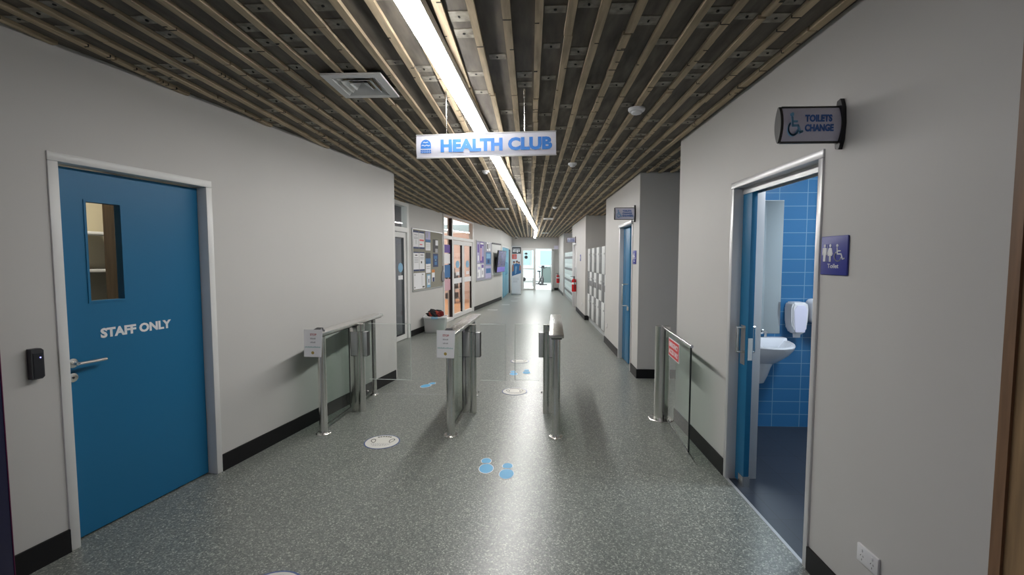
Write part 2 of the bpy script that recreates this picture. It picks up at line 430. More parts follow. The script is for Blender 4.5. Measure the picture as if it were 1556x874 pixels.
# ------------------------------------------------------------------ staff door (left)
d1 = sroot('door_1', TL, 'blue staff only door in a white frame on the left wall', 'door')
f = MB(); a, b, zt = .092, 1.043, 2.11
for p, q in ((a, a+.046), (b-.046, b)): f.rbox(p, q, -.008, .15, 0, zt-.0465, .003)
f.rbox(a, b, -.008, .15, zt-.046, zt, .003); f.build('door_frame', 'white_metal', d1)
yl = .07; la, lb = .141, .993; lt = 2.055
wx0, wx1, wz0, wz1 = .290, .492, 1.312, 1.893
lf = MB()
lf.box(la, wx0, yl, yl+.042, .009, lt).box(wx1, lb, yl, yl+.042, .009, lt).box(wx0, wx1, yl, yl+.042, .009, wz0).box(wx0, wx1, yl, yl+.042, wz1, lt)
leaf = lf.build('door_leaf', 'blue_door', d1)
g = MB(); t = .012
g.box(wx0, wx0+t, yl-.004, yl+.046, wz0, wz1).box(wx1-t, wx1, yl-.004, yl+.046, wz0, wz1).box(wx0+t, wx1-t, yl-.004, yl+.046, wz0, wz0+t).box(wx0+t, wx1-t, yl-.004, yl+.046, wz1-t, wz1)
g.build('glazing_bead', 'blue_door', leaf)
MB().box(wx0+t, wx1-t, yl+.018, yl+.024, wz0+t, wz1-t).build('window_pane', 'glass', d1)
text('lettering', 'STAFF ONLY', .341, .762, 1.105, 1.162, yl-.0002, 'text_white', d1, weight=.045)
h = MB().lathe([(.026, 0), (.026, .008), (.010, .010), (.010, .05)], (.193, yl, .993), 20, Matrix.Rotation(R(90), 4, 'X'))
h.tube([(.193, yl-.045, .993), (.198, yl-.052, .993), (.215, yl-.054, .993), (.33, yl-.052, .992)], .0095)
h.build('lever_handle', 'steel', d1)
MB().lathe([(.025, 0), (.025, .008), (.018, .010)], (.190, yl, .914), 20, Matrix.Rotation(R(90), 4, 'X')).build('keyhole_rose', 'steel', d1)
MB().disc(.190, .914, .006, yl-.0125, yl-.009).build('keyhole', 'black', d1)
# room behind the glazing
struct(MB().box(-.9, 1.9, 1.35, 1.45, 0, 2.5).build('wall_staff_room', 'cream', None, TL))
struct(MB().box(-.9, 1.9, .15, 1.35, 2.5, 2.56).build('ceiling_staff_room', 'cream', None, TL))
struct(MB().box(-1., -.9, .15, 1.35, 0, 2.5).build('wall_staff_room_side', 'cream', None, TL))
struct(MB().box(1.9, 2., .15, 1.35, 0, 2.5).build('wall_staff_room_side', 'cream', None, TL))
cp = thing('cupboard', 'dark blue grey cupboard in the room seen through the staff door window', 'cupboard', TL @ Matrix.Translation((1.27, 1.05, 0)))
MB().box(0, .42, 0, .29, 0, 1.72).build('body', 'curtain', cp)
MB().box(.42, .45, -.02, .29, 0, 1.75).build('end_panel', 'wood', cp)
struct(MB().box(.765, .835, .52, .62, 0, 2.5).build('trim_5', 'wood', None, TL))
shf = thing('wall_shelf', 'pale double wall shelf seen through the staff door window', 'shelf', TL @ Matrix.Translation((.70, 1.09, 0)))
for z in (1.46, 1.75): MB().rbox(.0, .55, .0, .25, z, z+.022, .003).build('shelf_board', 'white_metal', shf)

# card reader, navy panel
c = thing('card_reader', 'small black card reader with a blue light beside the staff door', 'card reader', TL @ Matrix.Translation((0, 0, 0)))
mb = MB(); pr = [(-.036, .965), (.004, .965), (.014, .975), (.014, 1.107), (.004, 1.117), (-.036, 1.117)]
mb.prism(pr, -.032, 0); mb.build('housing', 'charcoal', c)
MB().prism([(-.030, .972), (.002, .972), (.008, .978), (.008, 1.095), (-.030, 1.095)], -.0345, -.032).build('face_plate', 'black', c)
MB().disc(-.002, 1.072, .003, -.036, -.034, 10).build('status_light', 'led_blue', c)
n = thing('display_panel', 'dark navy panel standing against the wall at the far left edge', 'panel', TL @ Matrix.Translation((-.143, 0, 0)))
MB().rbox(-.75, -.004, -.02, 0, .0, 2.05, .002).build('face', 'navy', n)
MB().rbox(-.004, 0, -.022, 0, .0, 2.05, .001).build('edge_trim', 'magenta', n)
MB().prism([(-.3, .0), (-.045, .0), (-.075, .10), (-.3, .16)], -.0215, -.02).build('cyan_graphic', 'p_sky', n)

# ------------------------------------------------------------------ toilet door (right) and the room behind it
d2 = sroot('door_2', TR(D2[1]), 'blue sliding toilet door standing open in the right wall', 'door')
W = D2[1]-D2[0]
f = MB()
f.rbox(0, .042, -.01, .205, 0, 2.043, .003).rbox(W-.034, W, -.01, .155, 0, 2.043, .003).rbox(0, W, -.01, .155, 2.0435, 2.085, .003)
f.build('door_frame', 'aluminium', d2)
f = MB().box(.042, W-.034, .052, .062, 2.0, 2.043).box(.042, W-.034, .115, .125, 2.0, 2.043)
f.build('track_cover', 'silver', d2)
lf2 = MB().rbox(-.78, .165, .057, .094, .012, 2.04, .002).build('door_leaf', 'blue_door', d2)
hd = MB()
for sy, y0, y1 in ((-1, .056, .016), (1, .095, .135)):
    hd.tube([(.098, y0, .925), (.098, y1, .925), (.101, y1, .94), (.101, y1, 1.08), (.098, y1, 1.095), (.098, y0, 1.095)], .0085)
hd.build('pull_handle', 'steel', d2)
MB().box(.070, .135, .0545, .0572, .84, 1.11).build('handle_plate', 'steel', d2)
MB().box(.1645, .167, .060, .090, .88, 1.03).build('lock_plate', 'steel', d2)
MB().box(.10, .168, .052, .099, .0, .075).build('floor_guide', 'steel', d2)
struct(MB().box(RX-.008, RX+.012, D2[0]+.03, D2[1]-.04, 0, .003).build('threshold', 'silver'))
# room
struct(MB().box(RX+.012, 3.6, 1.5, 4.25, -.002, .002).build('floor_toilet', 'tile_floor'))
struct(MB().box(1.55, 3.7, 4.25, 4.4, 0, ZW).build('wall_toilet_tiled', 'tile'))
struct(MB().box(3.5, 3.6, 1.5, 4.25, 0, ZW).build('wall_toilet_side', 'toilet_wall'))
struct(MB().box(1.55, 3.5, 1.5, 1.55, 0, ZW).build('wall_toilet_back', 'toilet_wall'))
struct(MB().box(1.4, 3.6, 1.45, 4.3, ZW, ZW+.1).build('ceiling_toilet', 'toilet_wall'))
mi = thing('wall_mirror', 'tall frameless mirror on the blue tiles above the basin', 'mirror', frame(1.72, 4.25, .88))
MB().box(0, .57, -.006, -.001, 0, 1.21).build('mirror_glass', 'mirror', mi)
MB().box(-.003, .573, -.001, 0, -.003, 1.213).build('backing', 'silver', mi)
bs = thing('wash_basin', 'white ceramic wall basin with chrome tap and half pedestal', 'basin', frame(2.06, 4.25, 0))
mb = MB(); N = 28; rings = []
def basin_ring(sx, sy, z, yo=0):
    out = []
    for i in range(N):
        a = 2*PI*i/N; cx, sy_ = math.cos(a), math.sin(a)
        px = sx*cx; py = -sy*sy_ if sy_ > 0 else -sy_*.02
        if sy_ > 0: py = -sy*(abs(sy_)**.85)
        out.append((px*(1 if sy_ > 0 else 1.0), py+yo, z))
    return out
prof = [(.10, .16, .60, 0), (.17, .28, .66, 0), (.235, .39, .735, 0), (.262, .445, .79, 0), (.268, .455, .815, 0), (.262, .45, .828, 0), (.235, .415, .828, -.01), (.215, .37, .80, -.03), (.16, .28, .74, -.05), (.05, .12, .715, -.10)]
vs = []; fs = []
for q in prof: vs += basin_ring(*q)
for j in range(len(prof)-1):
    for i in range(N): fs.append((j*N+i, j*N+(i+1) % N, (j+1)*N+(i+1) % N, (j+1)*N+i))
fs += [tuple(range(N))[::-1], tuple(range((len(prof)-1)*N, len(prof)*N))]
mb.add(vs, fs); mb.rbox(-.262, .262, -.085, -.001, .76, .85, .012); mb.build('bowl', 'ceramic', bs)
mb = MB(); vs = []; fs = []
prof = [(.055, .10, .43, 0), (.075, .15, .45, 0), (.088, .20, .52, 0), (.10, .24, .60, 0), (.13, .27, .665, 0)]
for q in prof: vs += basin_ring(*q)
for j in range(len(prof)-1):
    for i in range(N): fs.append((j*N+i, j*N+(i+1) % N, (j+1)*N+(i+1) % N, (j+1)*N+i))
fs += [tuple(range(N))[::-1], tuple(range((len(prof)-1)*N, len(prof)*N))]
mb.add(vs, fs).build('half_pedestal', 'ceramic', bs)
tp = MB()
tp.tube([(.0, -.05, .85), (.0, -.05, .90), (0, -.07, .925), (0, -.12, .925), (0, -.15, .905)], .011)
tp.build('tap_spout', 'chrome', bs)
for sx in (-.08, .08):
    th = MB().cyl((sx, -.05, .85), (sx, -.05, .895), .014)
    for k in range(4):
        a = k*PI/2+.4; th.cyl((sx, -.05, .90), (sx+.026*math.cos(a), -.05+.026*math.sin(a), .902), .006, n=8)
    th.cyl((sx, -.05, .893), (sx, -.05, .912), .012); th.build('tap_handle', 'chrome', bs)
tw = thing('towel_dispenser', 'narrow white paper towel dispenser beside the mirror', 'dispenser', frame(2.40, 4.25, .89))
mb = MB(); pr = [(-.07, .10), (-.055, .05), (-.035, .0), (.035, .0), (.055, .05), (.07, .10), (.075, .24), (.06, .285), (-.06, .285), (-.075, .24)]
mb.prism(pr, -.13, 0); bmesh.ops.bevel(mb.bm, geom=list(mb.bm.edges), offset=.012, segments=2, affect='EDGES'); mb.build('housing', 'plastic_white', tw)
MB().prism([(-.04, .02), (.04, .02), (.05, .10), (.055, .22), (.03, .26), (-.03, .26), (-.055, .22), (-.05, .10)], -.136, -.13).build('front_cover', 'sign_lilac', tw)
MB().prism([(-.03, -.035), (.03, -.035), (.034, .006), (-.034, .006)], -.085, -.08).build('paper_tail', 'paper', tw)
hdry = thing('hand_dryer', 'rounded white hand dryer right of the paper towel dispenser', 'hand dryer', frame(2.61, 4.25, .99))
mb = MB().rbox(-.115, .115, -.17, 0, 0, .215, .045, 4); mb.build('housing', 'plastic_white', hdry)
MB().rbox(-.05, .05, -.13, -.06, -.012, .006, .004).build('nozzle', 'silver', hdry)

# toilet signs and plaques
def blade_sign(T, lines, label, group=None, conduit=False):
    r = thing('blade_sign', label, 'sign', T)
    Wd, H2 = .27, .0775                               # arm length, half height; front faces the camera
    n = 14; half = []
    for i in range(n+1):
        z = -H2+2*H2*i/n; half.append((-.022*(1-(z/H2)**2)-.004, z))
    prof = half+[(-y, z) for y, z in reversed(half)]
    MB().xprism(prof, -Wd, -.018).build('curved_face', 'sign_lilac', r)
    MB().xprism([(y*1.05, z*1.03) for y, z in prof], -Wd-.012, -Wd).build('end_cap', 'end_grey', r)
    for z in (-H2, H2): MB().box(-Wd, -.012, -.007, .007, z-.004, z+.004).build('edge_rail', 'dark_steel', r)
    br = [(-.006, -.108), (-.002, .108)]
    mb = MB(); pts = [(-.011, -.106), (.013, -.112), (.03, -.07), (.036, 0), (.03, .07), (.013, .112), (-.011, .106)]
    mb.xprism([(-y*.9, z) for y, z in pts]+[(.02, .05), (.02, -.05)], -.018, 0); mb.build('wall_bracket', 'black', r)
    sy = lambda z: -.022*(1-(z/H2)**2)-.0048
    w = wheelchair(MB(), -.252, -.05, .100, sy(0)-.0012, sy(.05))
    for v in w.bm.verts: v.co.x = -.252+(v.co.x+.252)*.74
    w.build('wheelchair_symbol', 'sign_pale', r)
    k = len(lines); hh = .032 if k == 2 else .024; gap = .010 if k == 2 else .008
    tot = k*hh+(k-1)*gap; z = tot/2-hh+.002
    for ln in lines:
        text('lettering', ln, -.176, {'TOILETS': -.058, 'CHANGE': -.051}.get(ln, -.035), z, z+hh, sy(z+hh/2)-.0002, 'sign_deep', r, weight=.045)
        z -= hh+gap
    if conduit: MB().cyl((-.12, 0, H2), (-.12, 0, .44), .006, n=8).build('conduit', 'silver', r)
    return r
blade_sign(frame(RX, 2.15, 2.165), ['TOILETS', 'CHANGE'], 'black bracketed toilets change blade sign above the open toilet door')
blade_sign(frame(RX, 6.19, 2.168), ['TOILETS', 'CHANGE', 'SHOWERS'], 'toilets change showers blade sign above the half closed blue door')
blade_sign(frame(RX, 14.2, 2.15), ['TOILETS', 'CHANGE', 'SHOWERS'], 'small far blade sign on the wall section past the grey lockers', conduit=True)
def plaque(T, label, full=True):
    r = thing('wall_plaque', label, 'sign', T)
    mb = MB(); mb.rbox(-.092, .092, -.009, 0, -.09, .09, .004); mb.build('plate', 'plaque', r)
    y0, y1 = -.0105, -.009
    for cx, fem in ((-.062, 0), (-.023, 1)):
        m = MB(); m.disc(cx, .046, .007, y0, y1, 12)
        if not fem:
            m.prism([(cx-.010, .036), (cx+.010, .036), (cx+.009, -.028), (cx+.001, -.028), (cx, .0), (cx-.001, -.028), (cx-.009, -.028)], y0, y1)
            m.stroke([(cx-.013, .033), (cx-.014, .004)], .005, y0, y1).stroke([(cx+.013, .033), (cx+.014, .004)], .005, y0, y1)
        else:
            m.prism([(cx-.007, .036), (cx+.007, .036), (cx+.015, -.002), (cx-.015, -.002)], y0, y1)
            m.stroke([(cx-.004, -.002), (cx-.004, -.027)], .006, y0, y1).stroke([(cx+.004, -.002), (cx+.004, -.027)], .006, y0, y1)
            m.stroke([(cx-.010, .032), (cx-.017, .006)], .004, y0, y1).stroke([(cx+.010, .032), (cx+.017, .006)], .004, y0, y1)
        m.build('figure_symbol', 'text_white', r)
    MB().box(-.0435, -.042, y0, y1, -.028, .05).build('divider_line', 'text_white', r)
    wheelchair(MB(), .004, -.026, .078, y0, y1, .006).build('wheelchair_symbol', 'text_white', r)
    text('lettering', 'Toilet', -.038, .038, -.058, -.038, y1, 'text_white', r, weight=.01)
    return r
plaque(TR(2.153, 1.577), 'royal blue toilet plaque with white figures beside the open toilet door')
plaque(TR(6.18, 1.585), 'blue toilet plaque seen edge on beside the half closed blue door')
plaque(TR(12.80, 1.60), 'tiny far blue plaque on the wall section past the grey lockers')
def outlet(T, label, w=.118):
    r = thing('power_outlet', label, 'outlet', T)
    mb = MB().rbox(-w/2, w/2, -.011, 0, -.038, .038, .004); mb.build('plate', 'plastic_white', r)
    for sx in ((-.028, .028) if w > .1 else (0,)):
        m = MB()
        for dx, dz, an in ((-.007, .004, 30), (.007, .004, -30), (0, -.012, 0)):
            T2 = Matrix.Translation((sx+dx, 0, dz-.008)) @ Matrix.Rotation(R(an), 4, 'Y'); m.box(-.001, .001, -.0116, -.0105, -.004, .004, T2)
        m.build('socket_slots', 'black', r)
        MB().rbox(sx-.005, sx+.005, -.014, -.010, .012, .026, .001).build('switch', 'plastic_white', r)
outlet(TR(1.86, .325), 'white double power outlet low on the right wall below the toilet plaque')
outlet(TR(8.33, .345), 'white wall outlet between the blue door and the grey lockers', .075)
outlet(TR(12.35, .345), 'white wall outlet low on the far wall section past the grey lockers', .075)
# scuffs on the wall are kept out: plain paint

# second sliding door
d3 = sroot('door_3', TR(7.22), 'blue sliding door half closed in the right wall', 'door')
W = .91
f = MB().rbox(0, .045, -.012, .15, 0, 2.043, .003).rbox(W-.035, W, -.012, .15, 0, 2.043, .003); f.build('door_frame', 'aluminium', d3)
MB().rbox(0, W, -.03, .15, 2.0435, 2.09, .004).build('head_track', 'aluminium', d3)
MB().rbox(.03, .50, .05, .092, .012, 2.04, .002).build('door_leaf', 'blue_door', d3)
m = MB()
for y0, y1 in ((.05, -.035), (.092, .14)): m.tube([(.42, y0, .87), (.42, y1, .87), (.43, y1, .89), (.43, y1, 1.17), (.42, y1, 1.19), (.42, y0, 1.19)], .011)
m.build('pull_handle', 'steel', d3)
MB().rbox(.43, .49, .03, .05, .80, .86, .003).build('lock', 'steel', d3)
MB().box(.18, .19, .049, .051, .02, 2.03).build('leaf_joint', 'dark_steel', d3)
struct(MB().box(2.9, 3., 6.05, 8.5, 0, ZW).build('wall_shower_room', 'toilet_wall'))
struct(MB().box(1.55, 3., 8.42, 8.5, 0, ZW).build('wall_shower_room', 'toilet_wall'))
struct(MB().box(1.55, 3., 6.05, 6.1, 0, ZW).build('wall_shower_room', 'toilet_wall'))
bn = thing('bench', 'pale timber bench seen through the gap of the half closed blue door', 'bench', frame(2.0, 6.9, 0))
MB().rbox(0, .6, 0, .35, .42, .46, .005).build('seat', 'cream', bn)
for sx in (.05, .5): MB().rbox(sx, sx+.04, .05, .3, 0, .42, .004).build('leg', 'silver', bn)
# third door, closed, with a slim dark gap
d4 = sroot('door_4', TR(15.0), 'pale sliding door in the far right wall section', 'door')
MB().rbox(0, .045, -.012, .15, 0, 2.06, .003).rbox(1.055, 1.1, -.012, .15, 0, 2.06, .003).rbox(.045, 1.055, -.012, .15, 2.02, 2.06, .003).build('door_frame', 'aluminium', d4)
MB().rbox(.045, .62, .05, .09, .01, 2.02, .002).build('door_leaf', 'wall', d4)
MB().rbox(.62, 1.055, .07, .11, .01, 2.02, .002).build('side_panel', 'white_metal', d4)
MB().box(.60, .625, .045, .05, .01, 2.02).build('gap_seal', 'black', d4)
MB().tube([(.70, .07, .9), (.70, .0, .9), (.70, .0, 1.3), (.70, .07, 1.3)], .012).build('pull_handle', 'chrome', d4)

# ------------------------------------------------------------------ lockers
def locker(T, w, tiers, doorm, pan, z0=.13, z1=1.82, depth=.44, half=False):
    r = bpy.data.objects.new('locker', None); COL.objects.link(r); r.matrix_basis = T
    MB().box(.002, w-.002, .012, depth, z0, z1).build('carcass', 'locker_body', r)
    MB().box(0, w, .03, depth, 0, z0).build('plinth', 'locker_body', r)
    h = (z1-z0)/tiers
    for k in range(tiers):
        a = z0+k*h
        m = doorm[k % len(doorm)]
        d = MB().rbox(.004, w-.004, -.008, .011, a+.003, a+h-.003, .003).build('door', m, r)
        if pan[k % len(pan)]:
            MB().rbox(.02, w-.02, -.0105, -.008, a+h*.40, a+h*.62, .001).build('vent_panel', 'locker_panel', d)
        MB().rbox(w-.05, w-.03, -.022, -.008, a+h*.70, a+h*.76, .002).build('latch', 'silver', d)
    return r
ORD = ['first', 'second', 'third', 'fourth', 'fifth', 'sixth', 'seventh', 'eighth']
pats = [(('locker_mid', 'locker_white', 'locker_mid'), (1, 1, 1)), (('locker_white', 'locker_mid', 'locker_white'), (0, 1, 0))]
kinds = [locker(frame(0, -20-i, 0), .375, 3, p, q) for i, (p, q) in enumerate(pats)]
used = [False, False]
for i in range(8):                                    # i counts away from the blue sliding door
    k = i % 2; o = kinds[k] if not used[k] else duplicate(kinds[k]); used[k] = True
    o.matrix_basis = frame(1.46, 8.60+.375*(i+1), 0, -PI/2)
    tag(o, ORD[i]+' grey and white locker column counted from the half closed blue door', 'locker', 'grey and white lockers in the nearer niche')
proto = locker(frame(0, -24, 0), .4, 4, ('locker_mint',), (1,), z1=1.83)
for i in range(10):
    o = proto if i == 0 else duplicate(proto)
    o.matrix_basis = frame(1.46, 15.36+.4*(i+1), 0, -PI/2)
    tag(o, 'pale mint locker column with grey bands in the far niche past the fire extinguisher', 'locker', 'pale mint lockers in the far niche')

# ------------------------------------------------------------------ ceiling fixtures
ll = thing('linear_light', 'long white strip light running down the ceiling to the end wall', 'ceiling light', frame(0, 0, 0))
pa = [(-.585, .35), (-.50, 1.9), (.205, 16.4), (.205, 22.3)]
pa[0] = (-.502, 1.84)
def strip(w, z0, z1, y_join=None):
    mb = MB(); vs = []
    for x_, y_ in pa: vs += [(x_-w/2, y_, z0), (x_+w/2, y_, z0), (x_+w/2, y_, z1), (x_-w/2, y_, z1)]
    fs = []
    for j in range(len(pa)-1):
        for i in range(4): fs.append((4*j+i, 4*j+(i+1) % 4, 4*j+4+(i+1) % 4, 4*j+4+i))
    fs += [(0, 3, 2, 1), (len(vs)-4, len(vs)-3, len(vs)-2, len(vs)-1)]
    return mb.add(vs, fs)
strip(.095, 2.594, 2.608).build('diffuser', 'led', ll)
strip(.099, 2.6085, ZC+.005).build('housing', 'white_metal', ll)

def vent(x, y, sx, sy, label, rot=0):
    r = thing('ceiling_vent', label, 'vent', frame(x, y, ZC-.004, rot))
    m = MB()
    def ring(a, b, z0, z1):
        m.box(-a, a, -b, -b+.028, z0, z1).box(-a, a, b-.028, b, z0, z1).box(-a, -a+.028, -b+.028, b-.028, z0, z1).box(a-.028, a, -b+.028, b-.028, z0, z1)
    for a in (sx, ):
        m.box(-a, a, -sy, -sy+.045, -.012, 0).box(-a, a, sy-.045, sy, -.012, 0).box(-a, -a+.045, -sy+.045, sy-.045, -.012, 0).box(a-.045, a, -sy+.045, sy-.045, -.012, 0)
    m.build('frame', 'white_metal', r)
    for k, q in enumerate((.74, .52, .30)):           # flared blades: outer edge low, inner edge high
        a, b = sx*q, sy*q; c, d = a-.042, b-.042; zl, zh = -.013+.001*k, .013; vs = []
        for (p, q2, z) in ((a, b, zl), (c, d, zh), (c, d, zh+.002), (a, b, zl+.003)): vs += [(-p, -q2, z), (p, -q2, z), (p, q2, z), (-p, q2, z)]
        MB().add(vs, [(4*u+w, 4*u+(w+1) % 4, 4*((u+1) % 4)+(w+1) % 4, 4*((u+1) % 4)+w) for u in range(4) for w in range(4)]).build('louvre', 'white_metal', r)
    MB().box(-sx+.03, sx-.03, -sy+.03, sy-.03, .0155, .02).build('dark_throat', 'charcoal', r)
vent(-1.055, 2.875, .18, .19, 'square white ceiling diffuser left of the strip light, nearest the camera')
vent(-.62, 9.85, .15, .12, 'small white ceiling vent left of the strip light in the distance')
vent(.474, 12.3, .13, .22, 'small white ceiling vent right of the strip light in the distance')
vent(.60, 19.0, .15, .15, 'tiny far ceiling vent close to the end wall')
def detector(x, y, label, r0=.055, name='smoke_detector', cat='smoke detector'):
    r = thing(name, label, cat, frame(x, y, ZC))
    MB().lathe([(r0, 0), (r0, -.012), (r0*.9, -.022), (r0*.2, -.026)][::-1], n=24).build('base', 'plastic_white', r)
    MB().lathe([(r0*.62, -.020), (r0*.60, -.038), (r0*.3, -.044), (r0*.05, -.045)][::-1], n=20).build('sensor_head', 'plastic_white', r)
detector(.765, 3.40, 'large white smoke detector on the ceiling nearest the camera, right side', .06)
detector(.475, 5.27, 'white smoke detector on the ceiling right of the health club sign', .05)
detector(.507, 9.6, 'small distant smoke detector on the ceiling right of the strip light', .05)
detector(-.555, 5.66, 'flat round ceiling sensor just below the health club sign', .045, 'ceiling_sensor', 'sensor')
cam = thing('dome_camera', 'small white dome camera at the far left end of the ceiling', 'camera', frame(-.70, 22.2, ZC))
MB().lathe([(.07, 0), (.07, -.03), (.03, -.045)][::-1], n=20).build('base', 'plastic_white', cam)
MB().lathe([(.05, -.03), (.045, -.065), (.02, -.085), (.002, -.088)][::-1], n=20).build('dome', 'charcoal', cam)

# hanging sign
hs = thing('hanging_sign', 'white health club sign hanging from the ceiling under the strip light', 'sign', frame(-.294, 3.0, 2.302) @ Matrix.Rotation(R(.9), 4, 'Y') @ Matrix.Rotation(0, 4, 'Z') if False else frame(-.294, 3.0, 2.302, R(-2.4)) @ Matrix.Rotation(R(-.5), 4, 'Y'))
hw, hh = .456, .0725
half = []
for i in range(11):
    z = -hh+2*hh*i/10; half.append((-.010*(1-(z/hh)**2)-.003, z))
MB().xprism(half+[(y+.004, z) for y, z in reversed(half)], -hw, hw).build('front_face', 'sign_face', hs)
MB().xprism([(-y, z) for y, z in half]+[(-y-.004, z) for y, z in reversed(half)], -hw, hw).build('back_face', 'sign_face', hs)
for z in (-hh-.001, hh+.001): MB().rbox(-hw-.003, hw+.003, -.006, .006, z-.004, z+.004, .001).build('edge_rail', 'aluminium', hs)
for sx in (-1, 1): MB().xprism(half+[(-y, z) for y, z in reversed(half)], sx*hw-.0015, sx*hw+.0015).build('end_cap', 'silver', hs)
yf = -.0136
text('lettering', 'HEALTH', -.294, .113, -.042, .040, -.0125, 'sign_blue', hs, weight=.05, depth=.0014)
text('lettering', 'CLUB', .148, .432, -.042, .040, -.0125, 'sign_blue', hs, weight=.05, depth=.0014)
m = MB(); cx = -.392; y0, y1 = -.0139, -.0125        # round topped blue crest with two waves and two small bars beneath
dome = [(cx+.034*math.cos(a), .008+.034*math.sin(a)) for a in [PI*i/14 for i in range(15)]]
m.prism(dome+[(cx-.034, -.016), (cx+.034, -.016)], y0, y1); m.build('crest', 'sign_blue', hs)
m = MB()
m.stroke([(cx-.026+.0065*i, .004+.003*math.sin(i*1.6)) for i in range(9)], .004, y0-.0012, y0)
m.stroke([(cx-.015+.006*i, .024+.002*math.sin(i*1.8)) for i in range(6)], .0035, y0-.0012, y0)
m.build('crest_waves', 'text_white', hs)
m = MB()
for z in (-.032, -.044):
    for k in range(6): m.box(cx-.035+k*.012, cx-.035+k*.012+.009, y0, y1, z, z+.008)
m.build('crest_caption', 'sign_blue', hs)
for sx in (-.255, .255):
    m = MB().cyl((sx, 0, hh), (sx, 0, ZC-2.302-.02), .0028, n=8).cyl((sx, 0, ZC-2.302-.055), (sx, 0, ZC-2.302), .0065, n=10)
    m.build('suspension_rod', 'steel', hs)

# ------------------------------------------------------------------ swing gates
TILT = math.atan(.05)
def gate(T, side, label, leafL, with_leaf_gap=0.):
    """local y runs down the corridor, side=+1: the leaf swings out to +x"""
    r = thing('swing_gate', label, 'gate', T)
    Lb = 1.17; zt = .925
    rl = MB().rbox(-.062, .062, -.12, Lb+.15, zt-.03, zt, .004); rl.build('top_rail', 'steel', r)
    MB().box(-.045, .045, -.1, Lb+.13, zt-.042, zt-.03).build('rail_channel', 'dark_steel', r)
    for nm, y, rr in (('front_post', 0, .035), ('rear_post', Lb, .024)):
        p = MB().cyl((0, y, 0), (0, y, zt-.042), rr, n=28).build(nm, 'steel', r)
        k = rr/.035
        MB().lathe([(.066*k, 0), (.066*k, .006), (.060*k, .012), (rr+.003, .014), (rr, .03)], (0, y, 0), 28).build('floor_flange', 'steel', p)
    MB().box(-.005, .005, .036, .55, .065, zt-.05).build('front_glass', 'glass_green', r)
    MB().box(-.005, .005, .76, Lb-.025, .065, zt-.05).build('rear_glass', 'glass_green', r)
    gm = MB()
    for a, b in ((.036, .55), (.76, Lb-.025)): gm.box(-.0055, .0055, a, b, .058, .065)
    gm.box(-.0055, .0055, .542, .55, .065, zt-.05).box(-.006, .006, Lb-.045, Lb-.025, .065, zt-.05)
    gm.build('glass_edge_trim', 'dark_steel', r)
    # drive pillar: flat box with a round nose on the lane side
    py = .64; px = side*.092; pr = .036; cy = py-.022
    pil = MB().rbox(min(-side*.012, px), max(-side*.012, px), py-.045, py+.06, 0, .875, .003)
    pil.build('drive_box', 'steel', r)
    MB().cyl((px, cy, 0), (px, cy, .905), pr, n=28).build('drive_column', 'steel', r)
    MB().cyl((px, cy, .826), (px, cy, .830), pr+.0008, n=28).build('column_joint', 'dark_steel', r)
    for nm, a, b in (('clamp_plate', side*.126, side*.170), ('clamp_plate', side*.060, side*-.004)):
        a, b = min(a, b), max(a, b)
        c = MB().rbox(a, b, py-.052, py+.01, .58, .825, .002).build(nm, 'silver', r)
        e_ = b if (b > px) else a
        MB().box(e_-.002, e_+.002, py-.053, py+.011, .58, .825).box(a, b, py-.0525, py+.0105, .577, .5805).build('clamp_gasket', 'dark_steel', c)
    a, b = sorted((side*.165, side*(.165+leafL)))
    MB().box(a, b, py-.005, py+.005, .33, .905).build('swing_leaf', 'glass', r)
    e = MB(); t = .004; xe = b if side > 0 else a
    e.box(xe-t/2, xe+t/2, py-.0055, py+.0055, .33, .905).box(a, b, py-.0055, py+.0055, .9035, .9065).box(a, b, py-.0055, py+.0055, .3285, .3315)
    e.build('leaf_edge', 'glass_edge', r)
    MB().cyl((side*.135, py+.01, .20), (side*.15, py+.01, .20), .009, n=12).build('side_stud', 'chrome', r)
    return r
def gframe(x, y): return frame(x, y, 0, -TILT)
G = [(-1.849, 3.92), (-.702, 3.92), (.227, 3.92)]
g1 = gate(gframe(*G[0]), 1, 'left stainless swing gate with a glass panel along the left wall', .44)
g2 = gate(gframe(*G[1]), 1, 'middle stainless swing gate with a stop notice on its end', .255)
g3 = gate(gframe(*G[2]), -1, 'right stainless swing gate without a notice, facing the middle gate', .25)
def notice(T, label):
    r = thing('paper_notice', label, 'notice', T, None)
    w, h = .165, .232
    s_ = MB(); n = 8; vs = []; fs = []
    for i in range(n+1):
        v = i/n; y = -.012-.010*math.sin(v*PI)*0-.020*(1-v)
        ww = w*(.93+.07*v)
        vs += [(-ww/2, y, h*v), (ww/2, y, h*v), (ww/2, y+.0012, h*v), (-ww/2, y+.0012, h*v)]
    for i in range(n):
        for k in range(4): fs.append((4*i+k, 4*i+(k+1) % 4, 4*i+4+(k+1) % 4, 4*i+4+k))
    fs += [(3, 2, 1, 0), (4*n, 4*n+1, 4*n+2, 4*n+3)]
    s_.add(vs, fs).build('sheet', 'paper', r)
    yy = lambda z: -.012-.020*(1-z/h)-.0009
    text('lettering', 'STOP', -.027, .029, .180, .198, yy(.19)+.0006, 'red_ink', r, weight=.02)
    for z, a, b, mm in ((.150, -.024, .024, 'grey_ink'), (.118, -.022, .022, 'grey_ink'), (.078, -.07, .07, 'teal_ink')):
        m = MB(); xx = a; q = random.Random(int(z*1000))
        while xx < b-.004:
            wv = q.uniform(.004, .009); m.box(xx, min(b, xx+wv), yy(z)-.0004, yy(z)+.0008, z, z+q.choice((.009, .012))); xx += wv+.0028
        m.build('print_line', mm, r)
    MB().disc(0, .035, .013, yy(.035)-.0006, yy(.035)+.0008).build('gold_seal', 'gold', r)
    return r
